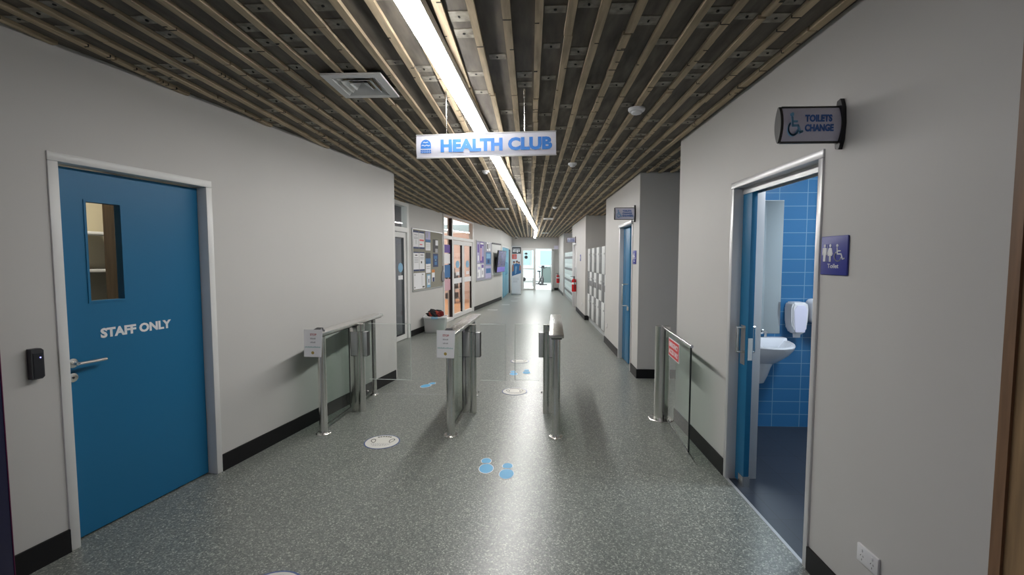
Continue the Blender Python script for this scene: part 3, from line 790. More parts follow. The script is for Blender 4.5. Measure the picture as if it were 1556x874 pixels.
def pad(T, label):
    r = thing('reader_pad', label, 'card reader', T)
    MB().zprism([(-.045, -.05), (.045, -.05), (.038, .05), (-.038, .05)], 0, .014).build('base', 'charcoal', r)
    m = MB(); m.add([(-.036, -.045, .0142), (.036, -.045, .0142), (.030, .045, .0142), (-.030, .045, .0142), (-.032, -.04, .020), (.032, -.04, .020), (.027, .04, .034), (-.027, .04, .034)],
                    [(0, 1, 2, 3), (4, 7, 6, 5), (0, 4, 5, 1), (1, 5, 6, 2), (2, 6, 7, 3), (3, 7, 4, 0)])
    m.build('touch_face', 'black', r)
for (x_, y_), w_ in zip(G[:2], ('left', 'middle')):
    T = gframe(x_, y_)
    notice(T @ Matrix.Translation((.003 if w_ == 'left' else -.002, -.125, .728)) @ Matrix.Rotation(R(0 if w_ == 'left' else -6), 4, 'Z'), 'white stop notice taped to the front end of the %s swing gate' % w_)
    pad(T @ Matrix.Translation((.0, -.055, .926)), 'black reader pad on top of the %s swing gate' % w_)

eg = thing('emergency_gate', 'glass emergency gate on a round steel post beside the right wall', 'gate', frame(1.283, 4.42, 0))
def dcol(sgn):
    n = 16; g_ = .008
    pts = [(sgn*(g_+.062*math.sin(PI*i/n)), .068*math.cos(PI*i/n)) for i in range(n+1)]
    return pts if sgn < 0 else pts[::-1]
for sg in (-1, 1): MB().zprism(dcol(sg), .01, .915).build('post_half', 'steel', eg)
MB().box(-.008, .008, -.045, .05, .01, .90).build('post_core', 'black', eg)
fl_ = MB().lathe([(.122, 0), (.122, .006), (.115, .011), (.05, .012)], n=32).build('floor_flange', 'steel', eg)
for a in (45, 135, 225, 315): MB().lathe([(.008, .010), (.008, .017), (.002, .018)], (.098*math.cos(R(a)), .098*math.sin(R(a)), 0), 10).build('anchor_bolt', 'chrome', fl_)
ang = math.atan2(.068, -.93)                         # leaf runs towards the camera
LT = Matrix.Rotation(ang+PI/2-PI/2, 4, 'Z')
P_a, P_b = Vector((-.003, -.045, 0)), Vector((-.068, -.965, 0))
dv = (P_b-P_a); Lg = dv.length
TLf = Matrix.Translation(P_a) @ Matrix.Rotation(math.atan2(dv.y, dv.x), 4, 'Z')   # local x along the leaf (towards camera), front is -y (lane side)
MB().box(0, Lg, -.005, .005, .085, .90).build('glass_leaf', 'glass_green', eg, TLf)
m = MB().box(Lg-.004, Lg+.002, -.006, .006, .085, .90); m.box(0, Lg, -.0055, .0055, .080, .085); m.build('leaf_edge', 'glass_dark', eg, TLf)
MB().cyl((-.01, 0, .905), (Lg+.02, 0, .905), .012, n=16).build('top_rail', 'chrome', eg, TLf)
es = thing('safety_sign', 'red emergency access only sign on the emergency gate glass', 'sign', frame(1.283, 4.42, 0) @ TLf @ Matrix.Translation((.42, -.0055, .775)))
MB().rbox(-.185, .185, -.003, -.0005, -.082, .082, .001).build('white_border', 'text_white', es)
MB().box(-.175, .175, -.0038, -.003, -.073, .073).build('red_panel', 'red', es)
text('lettering', 'EMERGENCY', -.150, .150, .010, .052, -.0038, 'text_white', es, weight=.02)
text('lettering', 'ACCESS ONLY', -.158, .158, -.052, -.010, -.0038, 'text_white', es, weight=.02)

# ------------------------------------------------------------------ floor stickers
def round_sticker(x, y, label, d=.15, rot=0., squash=1.):
    r = thing('floor_sticker', label, 'floor sticker', frame(x, y, .0004, rot), 'round distancing stickers')
    n = 40
    MB().zprism([(d*math.cos(2*PI*i/n), d*squash*math.sin(2*PI*i/n)) for i in range(n)], 0, .0012).build('rim', 'stick_rim', r)
    MB().zprism([(.93*d*math.cos(2*PI*i/n), .93*d*squash*math.sin(2*PI*i/n)) for i in range(n)], .0012, .0018).build('disc', 'stick_white', r)
    for sx in (-1, 1):
        m = MB(); T = Matrix.Translation((sx*.078, .02, .0018)) @ Matrix.Rotation(R(-sx*14), 4, 'Z')
        o_ = [(.023*math.cos(a)*(1 if math.sin(a) > 0 else .8), .042*math.sin(a)) for a in [2*PI*i/20 for i in range(20)]]
        for i in range(20):
            a, b = o_[i], o_[(i+1) % 20]
            q = [(a[0], a[1]), (b[0], b[1]), (b[0]*.72, b[1]*.78), (a[0]*.72, a[1]*.78)]
            vs = [T @ Vector((u, v, z)) for z in (0, .0006) for u, v in q]
            m.add(vs, [(0, 1, 2, 3), (4, 7, 6, 5), (0, 4, 5, 1), (1, 5, 6, 2), (2, 6, 7, 3), (3, 7, 4, 0)])
        m.build('footprint_outline', 'ink', r)
    m = MB()
    for k in range(6):                                # curved caption above
        a = R(118-k*11); T = Matrix.Translation((.112*math.cos(a), .112*math.sin(a), .0018)) @ Matrix.Rotation(a-PI/2, 4, 'Z')
        m.box(-.008, .008, -.009, .009, 0, .0006, T)
    m.build('caption', 'ink', r)
    m = MB()
    for y_, w_ in ((-.045, .085), (-.066, .075), (-.085, .06)):
        xx = -w_; q = random.Random(int(-y_*1000))
        while xx < w_:
            wv = q.uniform(.008, .02); m.box(xx, min(w_, xx+wv), y_, y_+.008, .0018, .0024); xx += wv+.006
    m.build('small_print', 'grey_ink', r)
round_sticker(-1.264, 3.752, 'round white footprint sticker on the floor in front of the left gate', .15, R(4))
round_sticker(-.183, 5.285, 'round white footprint sticker on the floor just beyond the gate lane', .15)
round_sticker(-.160, 6.885, 'round white footprint sticker on the floor farthest beyond the gates', .14)
round_sticker(-1.22, 1.985, 'round white blue rimmed sticker cut by the bottom edge of the picture', .155)
def footprint(x, y, rot, label, s=1., group=None):
    r = thing('footprint_sticker', label, 'floor sticker', frame(x, y, .0004, rot), group)
    def ell(cx, cy, a, b, k=0.): return [(cx+a*math.cos(t), cy+b*math.sin(t)) for t in [2*PI*i/28 for i in range(28)]]
    heel = [(.0+s*px, s*py) for px, py in ell(-.003, .075, .037, .047)]
    sole = [(s*px, s*py) for px, py in ell(.004, -.052, .052, .075)]
    cut = .030*s
    hl = [(px, max(py, cut+.008*s)) for px, py in heel]; so = [(px, min(py, cut-.010*s)) for px, py in sole]
    def grow(pts, k):
        cx = sum(p[0] for p in pts)/len(pts); cy = sum(p[1] for p in pts)/len(pts)
        return [(cx+(px-cx)*k, cy+(py-cy)*k) for px, py in pts]
    m = MB().zprism(grow(hl, 1.14), 0, .0009).zprism(grow(so, 1.09), 0, .0010); m.build('white_outline', 'text_white', r)
    MB().zprism(hl, .001, .0017).build('heel', 'foot', r)
    MB().zprism(so, .001, .0017).build('sole', 'foot', r)
footprint(-.332, 3.345, R(2), 'left blue footprint sticker of the pair nearest the camera')
footprint(-.171, 3.265, R(-4), 'right blue footprint sticker of the pair nearest the camera')
footprint(-1.264, 5.52, R(-30), 'single blue footprint sticker on the floor behind the left gate lane')
footprint(-.231, 6.155, R(2), 'left blue footprint sticker between the two far round stickers')
footprint(-.051, 6.235, R(-3), 'right blue footprint sticker between the two far round stickers')
for (x0, x1, y), w_ in zip(((-1.32, -1.01, 13.92), (-.98, -.71, 15.56), (-.73, -.47, 16.93), (-.66, -.41, 18.55)), ('nearest', 'second nearest', 'third nearest', 'farthest')):
    o = MB().box(x0, x1, y-.05, y+.05, .0003, .0013).build('floor_tape', 'tape')
    tag(o, 'white tape mark on the far corridor floor, %s of four' % w_, 'tape', 'white tape marks on the far floor')
o = struct(MB().box(-1.70, -.80, 5.12, 5.13, .0002, .001).build('trim_2', 'grey_ink'))

# ------------------------------------------------------------------ far left wall: doors, rooms, boards
def slab_frame(mb, x0, x1, z0, z1, t, y0, y1):
    mb.box(x0, x0+t, y0, y1, z0, z1).box(x1-t, x1, y0, y1, z0, z1).box(x0+t, x1-t, y0, y1, z0, z0+t).box(x0+t, x1-t, y0, y1, z1-t, z1); return mb
da = sroot('door_5', TF, 'white framed glass door with a transom next to the noticeboard', 'door')
a, b = DA
m = MB(); m.box(a, a+.07, -.02, .10, 0, 2.65).box(b-.09, b, -.02, .10, 0, 2.65).box(a+.07, b-.09, -.02, .10, 2.08, 2.17).box(a+.07, b-.09, -.02, .10, 2.58, 2.65); m.build('door_frame', 'white_metal', da)
m = slab_frame(MB(), a+.08, b-.12, .01, 2.07, .10, .0, .045); m.build('door_leaf', 'white_metal', da)
MB().box(a+.18, b-.22, .018, .026, .11, 1.97).build('door_glass', 'glass', da)
slab_frame(MB(), a+.175, b-.215, .105, 1.975, .012, -.003, .05).build('gasket', 'black', da)
MB().box(a+.07, b-.09, .03, .036, 2.17, 2.58).build('transom_glass', 'glass', da)
m = MB().disc(b-.34, 1.40, .10, .012, .0175, 24, .09); m.build('round_sticker', 'p_sky', da)
MB().box(b-.44, b-.25, .012, .0175, 1.17, 1.25).build('sticker_strip', 'text_white', da)
dd = sroot('door_6', TF, 'white framed glass double door with sidelight and transom', 'door')
a, b = DD; mu = SF(11.6)
m = MB(); m.box(a, a+.05, -.02, .10, 0, 2.65).box(b-.10, b, -.02, .10, 0, 2.65).box(mu-.05, mu+.05, -.02, .10, 0, 2.65)
m.box(a+.05, mu-.05, -.02, .10, 2.06, 2.14).box(mu+.05, b-.10, -.02, .10, 2.06, 2.14).box(a+.05, b-.10, -.02, .10, 2.60, 2.65).box(a+.05, mu-.05, -.02, .10, 0, .08); m.build('door_frame', 'white_metal', dd)
MB().box(a+.05, mu-.05, .03, .036, .08, 2.06).build('sidelight_glass', 'glass', dd)
MB().box(a+.05, b-.10, .03, .036, 2.14, 2.60).build('transom_glass', 'glass', dd)
MB().box(mu-.056, mu-.05, -.025, .06, .08, 2.06).box(mu-.056, mu-.05, -.025, .06, 2.14, 2.60).build('gasket', 'black', dd)
md = (mu+.05+b-.10)/2
for x0, x1 in ((mu+.055, md-.004), (md+.004, b-.105)):
    lf = slab_frame(MB(), x0, x1, .01, 2.05, .11, .0, .045).build('door_leaf', 'white_metal', dd)
    MB().box(x0+.11, x1-.11, .018, .026, .12, 1.94).build('leaf_glass', 'glass', lf)
    MB().box(x1-.118, x1-.106, -.004, .05, .12, 1.94).build('leaf_gasket', 'black', lf)
    xm = (x0+x1)/2
    MB().disc(xm, 1.42, .16, .010, .0175, 24, .10).build('round_sticker', 'p_sky', lf)
    MB().box(xm-.14, xm+.14, .010, .0175, 1.13, 1.22).build('sticker_strip', 'text_white', lf)
    MB().box(x0+.11, x1-.11, .010, .0175, .92, 1.06).build('safety_band', 'text_white', lf)
# things stuck inside the sidelight
for z0, z1, mm, lab in ((1.72, 1.92, 'p_purple', 'purple poster high inside the double door sidelight'), (1.45, 1.70, 'paper', 'white sheet inside the sidelight below the purple poster'), (1.10, 1.42, 'p_blue', 'blue poster in the middle of the double door sidelight'), (.78, 1.06, 'p_pink', 'pink poster low inside the double door sidelight')):
    o = MB().box(a+.09, mu-.09, .020, .029, z0, z1).build('poster', mm, None, TF); tag(o, lab, 'poster')
# office behind door_5, studio behind door_6
struct(MB().box(-.2, SF(10.2), 3., 3.1, 0, 2.7).build('wall_office', 'office_wall', None, TF))
struct(MB().box(SF(9.6), SF(9.7), .12, 3., 0, 2.7).build('wall_office_side', 'office_wall', None, TF))
struct(MB().box(-.1, SF(9.6), .12, 3., 2.7, 2.8).build('ceiling_office', 'office_wall', None, TF))
dk = thing('desk', 'grey office desk seen dimly through the single glass door', 'desk', TF @ Matrix.Translation((SF(9.0), .9, 0)))
MB().rbox(-.6, .3, 0, .7, .70, .735, .004).build('desktop', 'locker_body', dk)
for sx in (-.58, .26): MB().rbox(sx, sx+.03, .02, .68, 0, .70, .003).build('leg_panel', 'locker_body', dk)
MB().rbox(-.2, .25, .3, .34, .80, 1.10, .005).build('monitor', 'black', dk); MB().rbox(-.03, .08, .3, .42, .735, .80, .004).build('monitor_stand', 'black', dk)
s_a, s_b = SF(10.3), SF(17.3)
TS = TF
struct(MB().box(s_a, s_b, .12, 5., .001, .006).build('floor_studio', 'timber_floor', None, TS))
struct(MB().box(s_a, s_b, 5., 5.1, 0, 3.6).build('wall_studio_back', 'studio_wall', None, TS))
struct(MB().box(s_a-.1, s_a, .12, 5., 0, 3.6).build('wall_studio_near', 'studio_wall', None, TS))
wallmesh(0, 4.88, 3.6, .1, [(.3, 4.6, 2.56, 3.4)], 'wall_studio_end', TS @ frame(s_b, 5., 0, -PI/2), 'studio_wall')
struct(MB().box(s_a, s_b, .12, 5., 3.6, 3.7).build('ceiling_studio', 'studio_wall', None, TS))
struct(MB().box(s_a, s_b, .10, .12, ZW, 3.6).build('wall_studio_front', 'studio_wall', None, TS))
w1 = sroot('window_1', TS @ frame(s_b, 5., 0, -PI/2))
slab_frame(MB(), .3, 4.6, 2.56, 3.4, .05, -.02, .1).box(2.2, 2.26, -.02, .1, 2.61, 3.35).build('window_frame', 'white_metal', w1)
MB().box(.35, 2.2, .04, .046, 2.61, 3.35).build('pane', 'glass', w1); MB().box(2.26, 4.55, .04, .046, 2.61, 3.35).build('pane', 'glass', w1)
sh = thing('storage_rack', 'dark storage rack with baskets seen through the right leaf of the double door', 'rack', TS @ Matrix.Translation((SF(15.9), 1.25, 0)))
for sx in (-.3, .3):
    for sy in (0, .4): MB().box(sx-.012, sx+.012, sy-.012, sy+.012, 0, 1.25).build('upright', 'charcoal', sh)
for z in (.15, .50, .85, 1.2): MB().box(-.31, .31, -.01, .41, z, z+.02).build('shelf', 'silver', sh)
for z in (.171, .521, .871):
    o = MB().rbox(-.26, .24, .03, .37, z, z+.2, .02).build('storage_basket', 'charcoal', None, TS @ Matrix.Translation((SF(15.9), 1.25, 0)))
    tag(o, {.171: 'dark basket on the bottom shelf of the rack in the studio', .521: 'dark basket on the middle shelf of the rack in the studio', .871: 'dark basket on the top shelf of the rack in the studio'}[z], 'basket', 'baskets on the studio rack')

# noticeboards with posters
def board(x0, x1, z0, z1, label, fm='silver', face='board_grey'):
    r = thing('noticeboard', label, 'noticeboard', TF @ Matrix.Translation((x0, 0, z0)))
    w, h = x1-x0, z1-z0
    MB().box(.02, w-.02, -.012, 0, .02, h-.02).build('felt_panel', face, r)
    slab_frame(MB(), 0, w, 0, h, .02, -.02, 0).build('frame', fm, r); return r
NB = (SF(9.09), SF(10.86), .90, 2.19)
board(*NB, 'grey felt noticeboard full of posters between the glass doors')
cnt = {}
def poster(u0, u1, v0, v1, bg, bands, label, grp, B=None):
    """u,v fractions of the board; bands = (u0,u1,v0,v1,material) fractions of the sheet"""
    B = B or NB; W_, H_ = B[1]-B[0], B[3]-B[2]
    x0 = B[0]+u0*W_; z0 = B[2]+v0*H_; w = (u1-u0)*W_; h = (v1-v0)*H_
    r = thing('poster', label, 'poster', TF @ Matrix.Translation((x0, -.0125, z0)), grp)
    MB().box(0, w, -.0015, 0, 0, h).build('sheet', bg, r)
    for (a, b, c, d, mm) in bands: MB().box(a*w, b*w, -.0024, -.0015, c*h, d*h).build('print_block', mm, r)
GR = 'posters on the big noticeboard'
tx = lambda *zs: [(.15, .85, z, z+.03, 'grey_ink') for z in zs]
poster(.03, .19, .68, .965, 'paper', [(0, 1, .90, 1, 'p_navy'), (0, 1, 0, .10, 'p_navy'), (.2, .8, .75, .79, 'grey_ink'), (.35, .65, .25, .5, 'locker_white')]+tx(.62, .55), 'white sheet with navy bands, top left of the big noticeboard', GR)
poster(.20, .36, .68, .965, 'paper', [(0, 1, .90, 1, 'p_navy'), (0, 1, 0, .10, 'p_navy'), (.1, .9, .45, .54, 'red'), (.1, .6, .22, .28, 'red')]+tx(.78, .70, .62), 'white sheet with red lines, top row second on the big noticeboard', GR)
poster(.03, .19, .32, .63, 'paper', [(0, 1, .94, 1, 'p_navy'), (0, 1, 0, .09, 'p_navy'), (.3, .7, .80, .85, 'ink')]+tx(.68, .6, .52, .44), 'white sheet with a dark heading, middle left of the big noticeboard', GR)
poster(.20, .36, .32, .63, 'paper', [(0, 1, .94, 1, 'p_navy'), (0, 1, 0, .09, 'p_navy'), (.3, .5, .40, .52, 'ink'), (.2, .8, .82, .86, 'ink')]+tx(.7, .62), 'white sheet with a small dark figure, middle row second on the big noticeboard', GR)
poster(.03, .37, .03, .29, 'paper', [(.05, .15, .85, .93, 'grey_ink'), (.7, .85, .85, .93, 'grey_ink'), (.05, .12, .08, .16, 'ink'), (.75, .95, .05, .15, 'ink'), (.70, .72, .2, .8, 'grey_ink')], 'large white landscape sheet at the bottom left of the big noticeboard', GR)
poster(.40, .56, .80, .98, 'p_lilac', [(0, 1, 0, .25, 'p_blue'), (.2, .5, .4, .9, 'grey_ink')], 'lilac and blue flyer at the top centre of the big noticeboard', GR)
poster(.40, .56, .66, .795, 'paper', tx(.7, .5, .3), 'plain white flyer under the lilac flyer on the big noticeboard', GR)
poster(.40, .56, .28, .62, 'paper', [(0, 1, .72, 1, 'p_dark'), (0, 1, .45, .72, 'p_blue'), (.1, .45, .44, .56, 'p_blue')]+tx(.3, .2), 'tall flyer with a photo and blue band at the centre of the big noticeboard', GR)
poster(.43, .55, .03, .255, 'p_sky', [(.15, .85, .2, .9, 'paper'), (.4, .65, .35, .65, 'p_navy')], 'pale blue framed flyer at the bottom centre of the big noticeboard', GR)
poster(.645, .83, .63, .86, 'p_dark', [(.5, 1, .55, .95, 'paper'), (.45, .95, .0, .30, 'grey_ink')], 'black and white flyer at the upper right of the big noticeboard', GR)
poster(.645, .83, .375, .61, 'p_navy', [(.2, .8, .6, .85, 'p_blue'), (.3, .75, .15, .4, 'p_blue'), (.35, .65, .48, .55, 'p_sky')], 'navy blue flyer below the black flyer on the big noticeboard', GR)
poster(.60, .70, .12, .33, 'paper', [(0, 1, .75, 1, 'p_orange'), (.2, .9, 0, .35, 'p_navy')], 'small orange topped flyer at the lower right of the big noticeboard', GR)
# hanging bag at the right end of the board
hb = thing('cloth_bag', 'small grey blue bag hanging at the right end of the big noticeboard', 'bag', TF @ Matrix.Translation((NB[1]-.02, -.03, 1.02)))
mb = MB().lathe([(.03, 0), (.085, .03), (.10, .12), (.08, .22), (.03, .28)], n=14, T=Matrix.Diagonal((1, .3, 1, 1))); mb.build('bag_body', 'office_wall', hb)
MB().tube([(-.03, 0, .27), (-.015, 0, .38), (.015, 0, .38), (.03, 0, .27)], .006).build('strap', 'office_wall', hb)
NB2 = (SF(13.87), SF(15.85), .875, 2.15)
board(*NB2, 'lilac grey noticeboard with purple posters past the double door', face='board_lilac')
GR2 = 'posters on the lilac noticeboard'
poster(.04, .20, .45, .95, 'p_lilac', [(.2, .8, .5, .9, 'p_purple'), (.3, .7, .1, .35, 'paper')], 'pale lilac sheet at the left end of the lilac noticeboard', GR2, NB2)
poster(.22, .46, .45, .97, 'p_purple', [(.1, .9, .88, .96, 'paper'), (.1, .45, .1, .7, 'p_pink'), (.55, .9, .3, .8, 'p_lilac')], 'tall purple class poster second on the lilac noticeboard', GR2, NB2)
poster(.06, .26, .08, .42, 'paper', [(.2, .8, .6, .8, 'p_lilac'), (.1, .3, .1, .4, 'grey_ink')], 'white sheet at the lower left of the lilac noticeboard', GR2, NB2)
poster(.30, .46, .08, .42, 'paper', [(.1, .9, .70, .95, 'p_purple'), (.3, .7, .2, .5, 'grey_ink')], 'white sheet with purple heading low on the lilac noticeboard', GR2, NB2)
poster(.66, .78, .76, .98, 'paper', [(.2, .8, .2, .8, 'p_dark')], 'small dark photo sheet at the top right of the lilac noticeboard', GR2, NB2)
poster(.80, .92, .76, .98, 'paper', [(.2, .7, .3, .9, 'grey_ink')], 'small white sheet in the top right corner of the lilac noticeboard', GR2, NB2)
poster(.60, .95, .40, .72, 'p_blue', [(.1, .9, .5, .9, 'p_sky'), (.3, .7, .1, .4, 'p_navy')], 'blue poster at the right side of the lilac noticeboard', GR2, NB2)
poster(.56, .97, .04, .36, 'p_lilac', [(.1, .9, .4, .8, 'p_blue')], 'lilac blue poster at the lower right of the lilac noticeboard', GR2, NB2)
# recessed white panel and TV
nx0, nx1 = SF(15.95), SF(17.35)
rp = sroot('trim_3', TF @ Matrix.Translation((nx0, 0, 0)))
MB().box(0, nx1-nx0, -.03, 0, 2.09, 2.14).build('top_ledge', 'charcoal', rp)
MB().box(0, nx1-nx0, -.008, 0, 1.0, 2.09).build('back_panel', 'white_metal', rp)
tv = thing('television', 'wall television with a purple picture, tilted away from the wall', 'television', TF @ Matrix.Translation((SF(16.10), -.12, 1.08)) @ Matrix.Rotation(R(0), 4, 'Z'))
TT = Matrix.Rotation(R(6), 4, 'X')
MB().rbox(-.0, 1.33, -.02, .035, 0, .80, .006).build('casing', 'black', tv, TT)
MB().box(.02, 1.31, -.0215, -.02, .20, .78).build('screen', 'screen', tv, TT)
MB().box(.02, 1.31, -.0215, -.02, .02, .20).build('screen_banner', 'screen_blue', tv, TT)
MB().box(.4, .9, .03, .12, .25, .55).build('wall_mount', 'charcoal', tv)
# blue double doors
bd = sroot('door_7', TB, 'blue double doors, paled by painted daylight, at the far left end of the corridor', 'door')
a, b = BD; mid = (a+b)/2
m = MB().box(a, a+.06, -.015, .12, 0, 2.1).box(b-.06, b, -.015, .12, 0, 2.1).box(a+.06, b-.06, -.015, .12, 2.04, 2.1); m.build('door_frame', 'white_metal', bd)
for x0, x1, hx in ((a+.06, mid-.004, mid-.10), (mid+.004, b-.06, mid+.10)):
    lf = MB().rbox(x0, x1, .0, .045, .01, 2.04, .003).build('door_leaf', 'blue_door_daylit', bd)
    MB().tube([(hx, 0, .92), (hx, -.06, .94), (hx, -.065, 1.0), (hx, -.065, 1.35), (hx, -.06, 1.41), (hx, 0, 1.43)], .017).build('pull_handle', 'p_sky', lf)
struct(MB().box(b+.05, b+.35, -.05, 0, 0, 2.0).build('trim_4', 'charcoal', None, TB))

# storage tub with clothes
tb = thing('storage_tub', 'frosted plastic storage tub overflowing with clothes by the left wall', 'tub', frame(-2.03, 9.62, 0, R(5)))
def rrect(w, d, r, n=5):
    out = []
    for cx, cy, a0 in ((w-r, d-r, 0), (-w+r, d-r, 90), (-w+r, -d+r, 180), (w-r, -d+r, 270)):
        for i in range(n+1): out.append((cx+r*math.cos(R(a0+90*i/n)), cy+r*math.sin(R(a0+90*i/n))))
    return out
def loft(rings):
    mb = MB(); n = len(rings[0][0]); vs = []; fs = []
    for pts, z in rings: vs += [(x, y, z) for x, y in pts]
    for j in range(len(rings)-1):
        for i in range(n): fs.append((j*n+i, j*n+(i+1) % n, (j+1)*n+(i+1) % n, (j+1)*n+i))
    fs += [tuple(range(n))[::-1], tuple(range((len(rings)-1)*n, len(rings)*n))]
    return mb.add(vs, fs)
loft([(rrect(.205, .15, .03), .0), (rrect(.212, .156, .03), .03), (rrect(.235, .172, .03), .33), (rrect(.231, .168, .03), .33), (rrect(.207, .151, .03), .03), (rrect(.20, .145, .03), .012)]).build('shell', 'tub', tb)
loft([(rrect(.236, .173, .03), .318), (rrect(.250, .187, .03), .320), (rrect(.250, .187, .03), .345), (rrect(.232, .169, .03), .345), (rrect(.231, .168, .03), .325)]).build('rim', 'plastic_white', tb)
MB().rbox(-.07, .07, -.194, -.176, .30, .345, .006).build('handle_grip', 'p_sky', tb)
def garment(x, y, z, sx, sy, sz, mm, label, seed):
    b = bmesh.new(); bmesh.ops.create_icosphere(b, subdivisions=3, radius=1); q = random.Random(seed)
    ph = [q.uniform(0, 6) for _ in range(6)]
    for v in b.verts:
        c = v.co; k = 1+.16*math.sin(5*c.x+ph[0]+2*c.z)+.13*math.sin(6*c.y+ph[1])+.10*math.sin(9*c.z+7*c.x+ph[2])+.07*math.sin(13*c.y-8*c.x+ph[3])
        v.co = Vector((c.x*k*sx, c.y*k*sy, c.z*k*sz))
    mb = MB().merge(b); o = mb.build('garment', mm, None, frame(-2.03, 9.62, 0, R(5)) @ Matrix.Translation((x, y, z)))
    tag(o, label, 'clothing', 'clothes in the storage tub')
garment(-.10, 0, .12, .085, .11, .10, 'cloth_pink', 'coral garment at the left bottom of the storage tub', 1)
garment(.09, 0, .11, .085, .11, .09, 'cloth_green', 'green garment at the right bottom of the storage tub', 2)
garment(.0, .02, .255, .17, .11, .07, 'cloth_teal', 'teal garment in the middle of the storage tub', 3)
garment(-.02, .0, .40, .155, .11, .085, 'cloth_black', 'black garment bunched on top of the storage tub', 4)
garment(.09, -.04, .39, .085, .075, .06, 'cloth_red', 'dark red garment spilling over the right of the tub', 5)
garment(-.07, -.06, .40, .06, .05, .05, 'cloth_rust', 'rust red garment at the front of the heap on the tub', 6)
garment(.03, -.07, .43, .045, .04, .035, 'cloth_rust', 'small rust red garment on the very top of the heap', 8)

# ------------------------------------------------------------------ far end
bn_ = thing('pull_up_banner', 'tall pull up banner with a black top standing near the end wall', 'banner', frame(-.62, 19.95, 0, R(-6)))
MB().rbox(-.215, .215, -.10, .10, 0, .07, .012).build('base', 'silver', bn_)
MB().box(-.205, .205, -.003, .003, .07, 2.12).build('sheet', 'paper', bn_)
MB().rbox(-.21, .21, -.012, .012, 2.11, 2.14, .004).build('top_bar', 'silver', bn_)
MB().cyl((0, .03, .05), (0, .03, 2.12), .01).build('support_pole', 'silver', bn_)
yb = -.0042
MB().box(-.185, .205, yb, -.003, 1.80, 2.09).build('black_header', 'p_dark', bn_)
m = MB(); m.box(-.15, .16, yb-.001, yb, 1.99, 2.02)
for x0, z0, w, h in ((-.15, 1.87, .05, .10), (-.09, 1.87, .04, .11), (-.03, 1.87, .03, .10), (.02, 1.84, .06, .13), (.10, 1.88, .05, .09)): m.box(x0, x0+w, yb-.001, yb, z0, z0+h)
m.build('header_blocks', 'text_white', bn_)
MB().box(-.19, .02, yb, -.003, 1.57, 1.78).build('red_block', 'p_coral', bn_)
m = MB()
for z in (1.70, 1.65, 1.61): m.box(-.12, -.01, yb-.001, yb, z, z+.02)
m.build('red_block_lines', 'p_pink', bn_)
for x, z, s_, mm in ((-.10, 1.42, .045, 'skin'), (.03, 1.44, .05, 'skin'), (.12, 1.40, .04, 'skin')): 
    MB().disc(x, z, s_, yb-.0006, -.003).build('printed_head', mm, bn_); MB().disc(x, z+.035, s_*.95, yb-.0009, -.003, 16, s_*.5).build('printed_hair', 'p_dark', bn_)
MB().prism([(-.19, .82), (.205, .95), (.205, 1.25), (.16, 1.36), (.09, 1.35), (.05, 1.38), (-.02, 1.38), (-.07, 1.34), (-.14, 1.36), (-.19, 1.22)], yb, -.003).build('printed_group', 'p_blue', bn_)
MB().prism([(-.19, 1.0), (-.11, 1.05), (-.12, 1.33), (-.18, 1.30)], yb-.0008, yb).build('printed_arm', 'skin', bn_)
MB().prism([(.13, 1.05), (.19, 1.10), (.20, 1.28), (.15, 1.30)], yb-.0008, yb).build('printed_arm', 'skin', bn_)
MB().prism([(-.06, .90), (.0, .95), (.03, 1.25), (-.04, 1.25)], yb-.0008, yb).build('printed_stripe', 'p_sky', bn_)
m = MB()
for z in (.72, .66, .60, .55): m.box(-.15, .12 if z > .6 else .05, yb, -.003, z, z+.012)
m.build('text_lines', 'grey_ink', bn_)
# end glazing
eg_ = sroot('door_8', frame(0, 23.0, 0), 'white framed glass doors to the bright gym at the corridor end', 'door')
m = MB(); m.box(-.44, -.36, -.02, .12, 0, 2.12).box(.15, .26, -.02, .12, 0, 2.12).box(1.15, 1.2, -.02, .12, 0, 2.12).box(-.36, .15, -.02, .12, 2.0, 2.12).box(.26, 1.15, -.02, .12, 2.07, 2.12).box(-.36, .15, -.02, .12, 0, .08)
m.build('door_frame', 'white_metal', eg_)
MB().box(-.36, .15, .03, .036, .08, 2.0).build('fixed_glass', 'glass', eg_)
MB().box(-.36, .15, .025, .045, 1.05, 1.10).build('mid_rail', 'white_metal', eg_)
lf = slab_frame(MB(), 0, .86, .01, 2.06, .09, -.02, .02).build('door_leaf', 'white_metal', eg_, Matrix.Translation((1.13, -.02, 0)) @ Matrix.Rotation(R(-97), 4, 'Z'))
MB().box(.09, .77, -.003, .003, .10, 1.97).build('leaf_glass', 'glass', lf)
MB().tube([(.78, -.02, .9), (.78, -.07, .9), (.78, -.07, 1.3), (.78, -.02, 1.3)], .012).build('pull_handle', 'steel', lf)
for z, rr, lab in ((1.84, .075, 'rectangular'), (1.66, .085, 'round')):
    m = MB().disc(-.22, z, rr, .022, .0295, 24, rr if lab == 'round' else .05); m.build('dark_decal', 'p_dark', eg_)
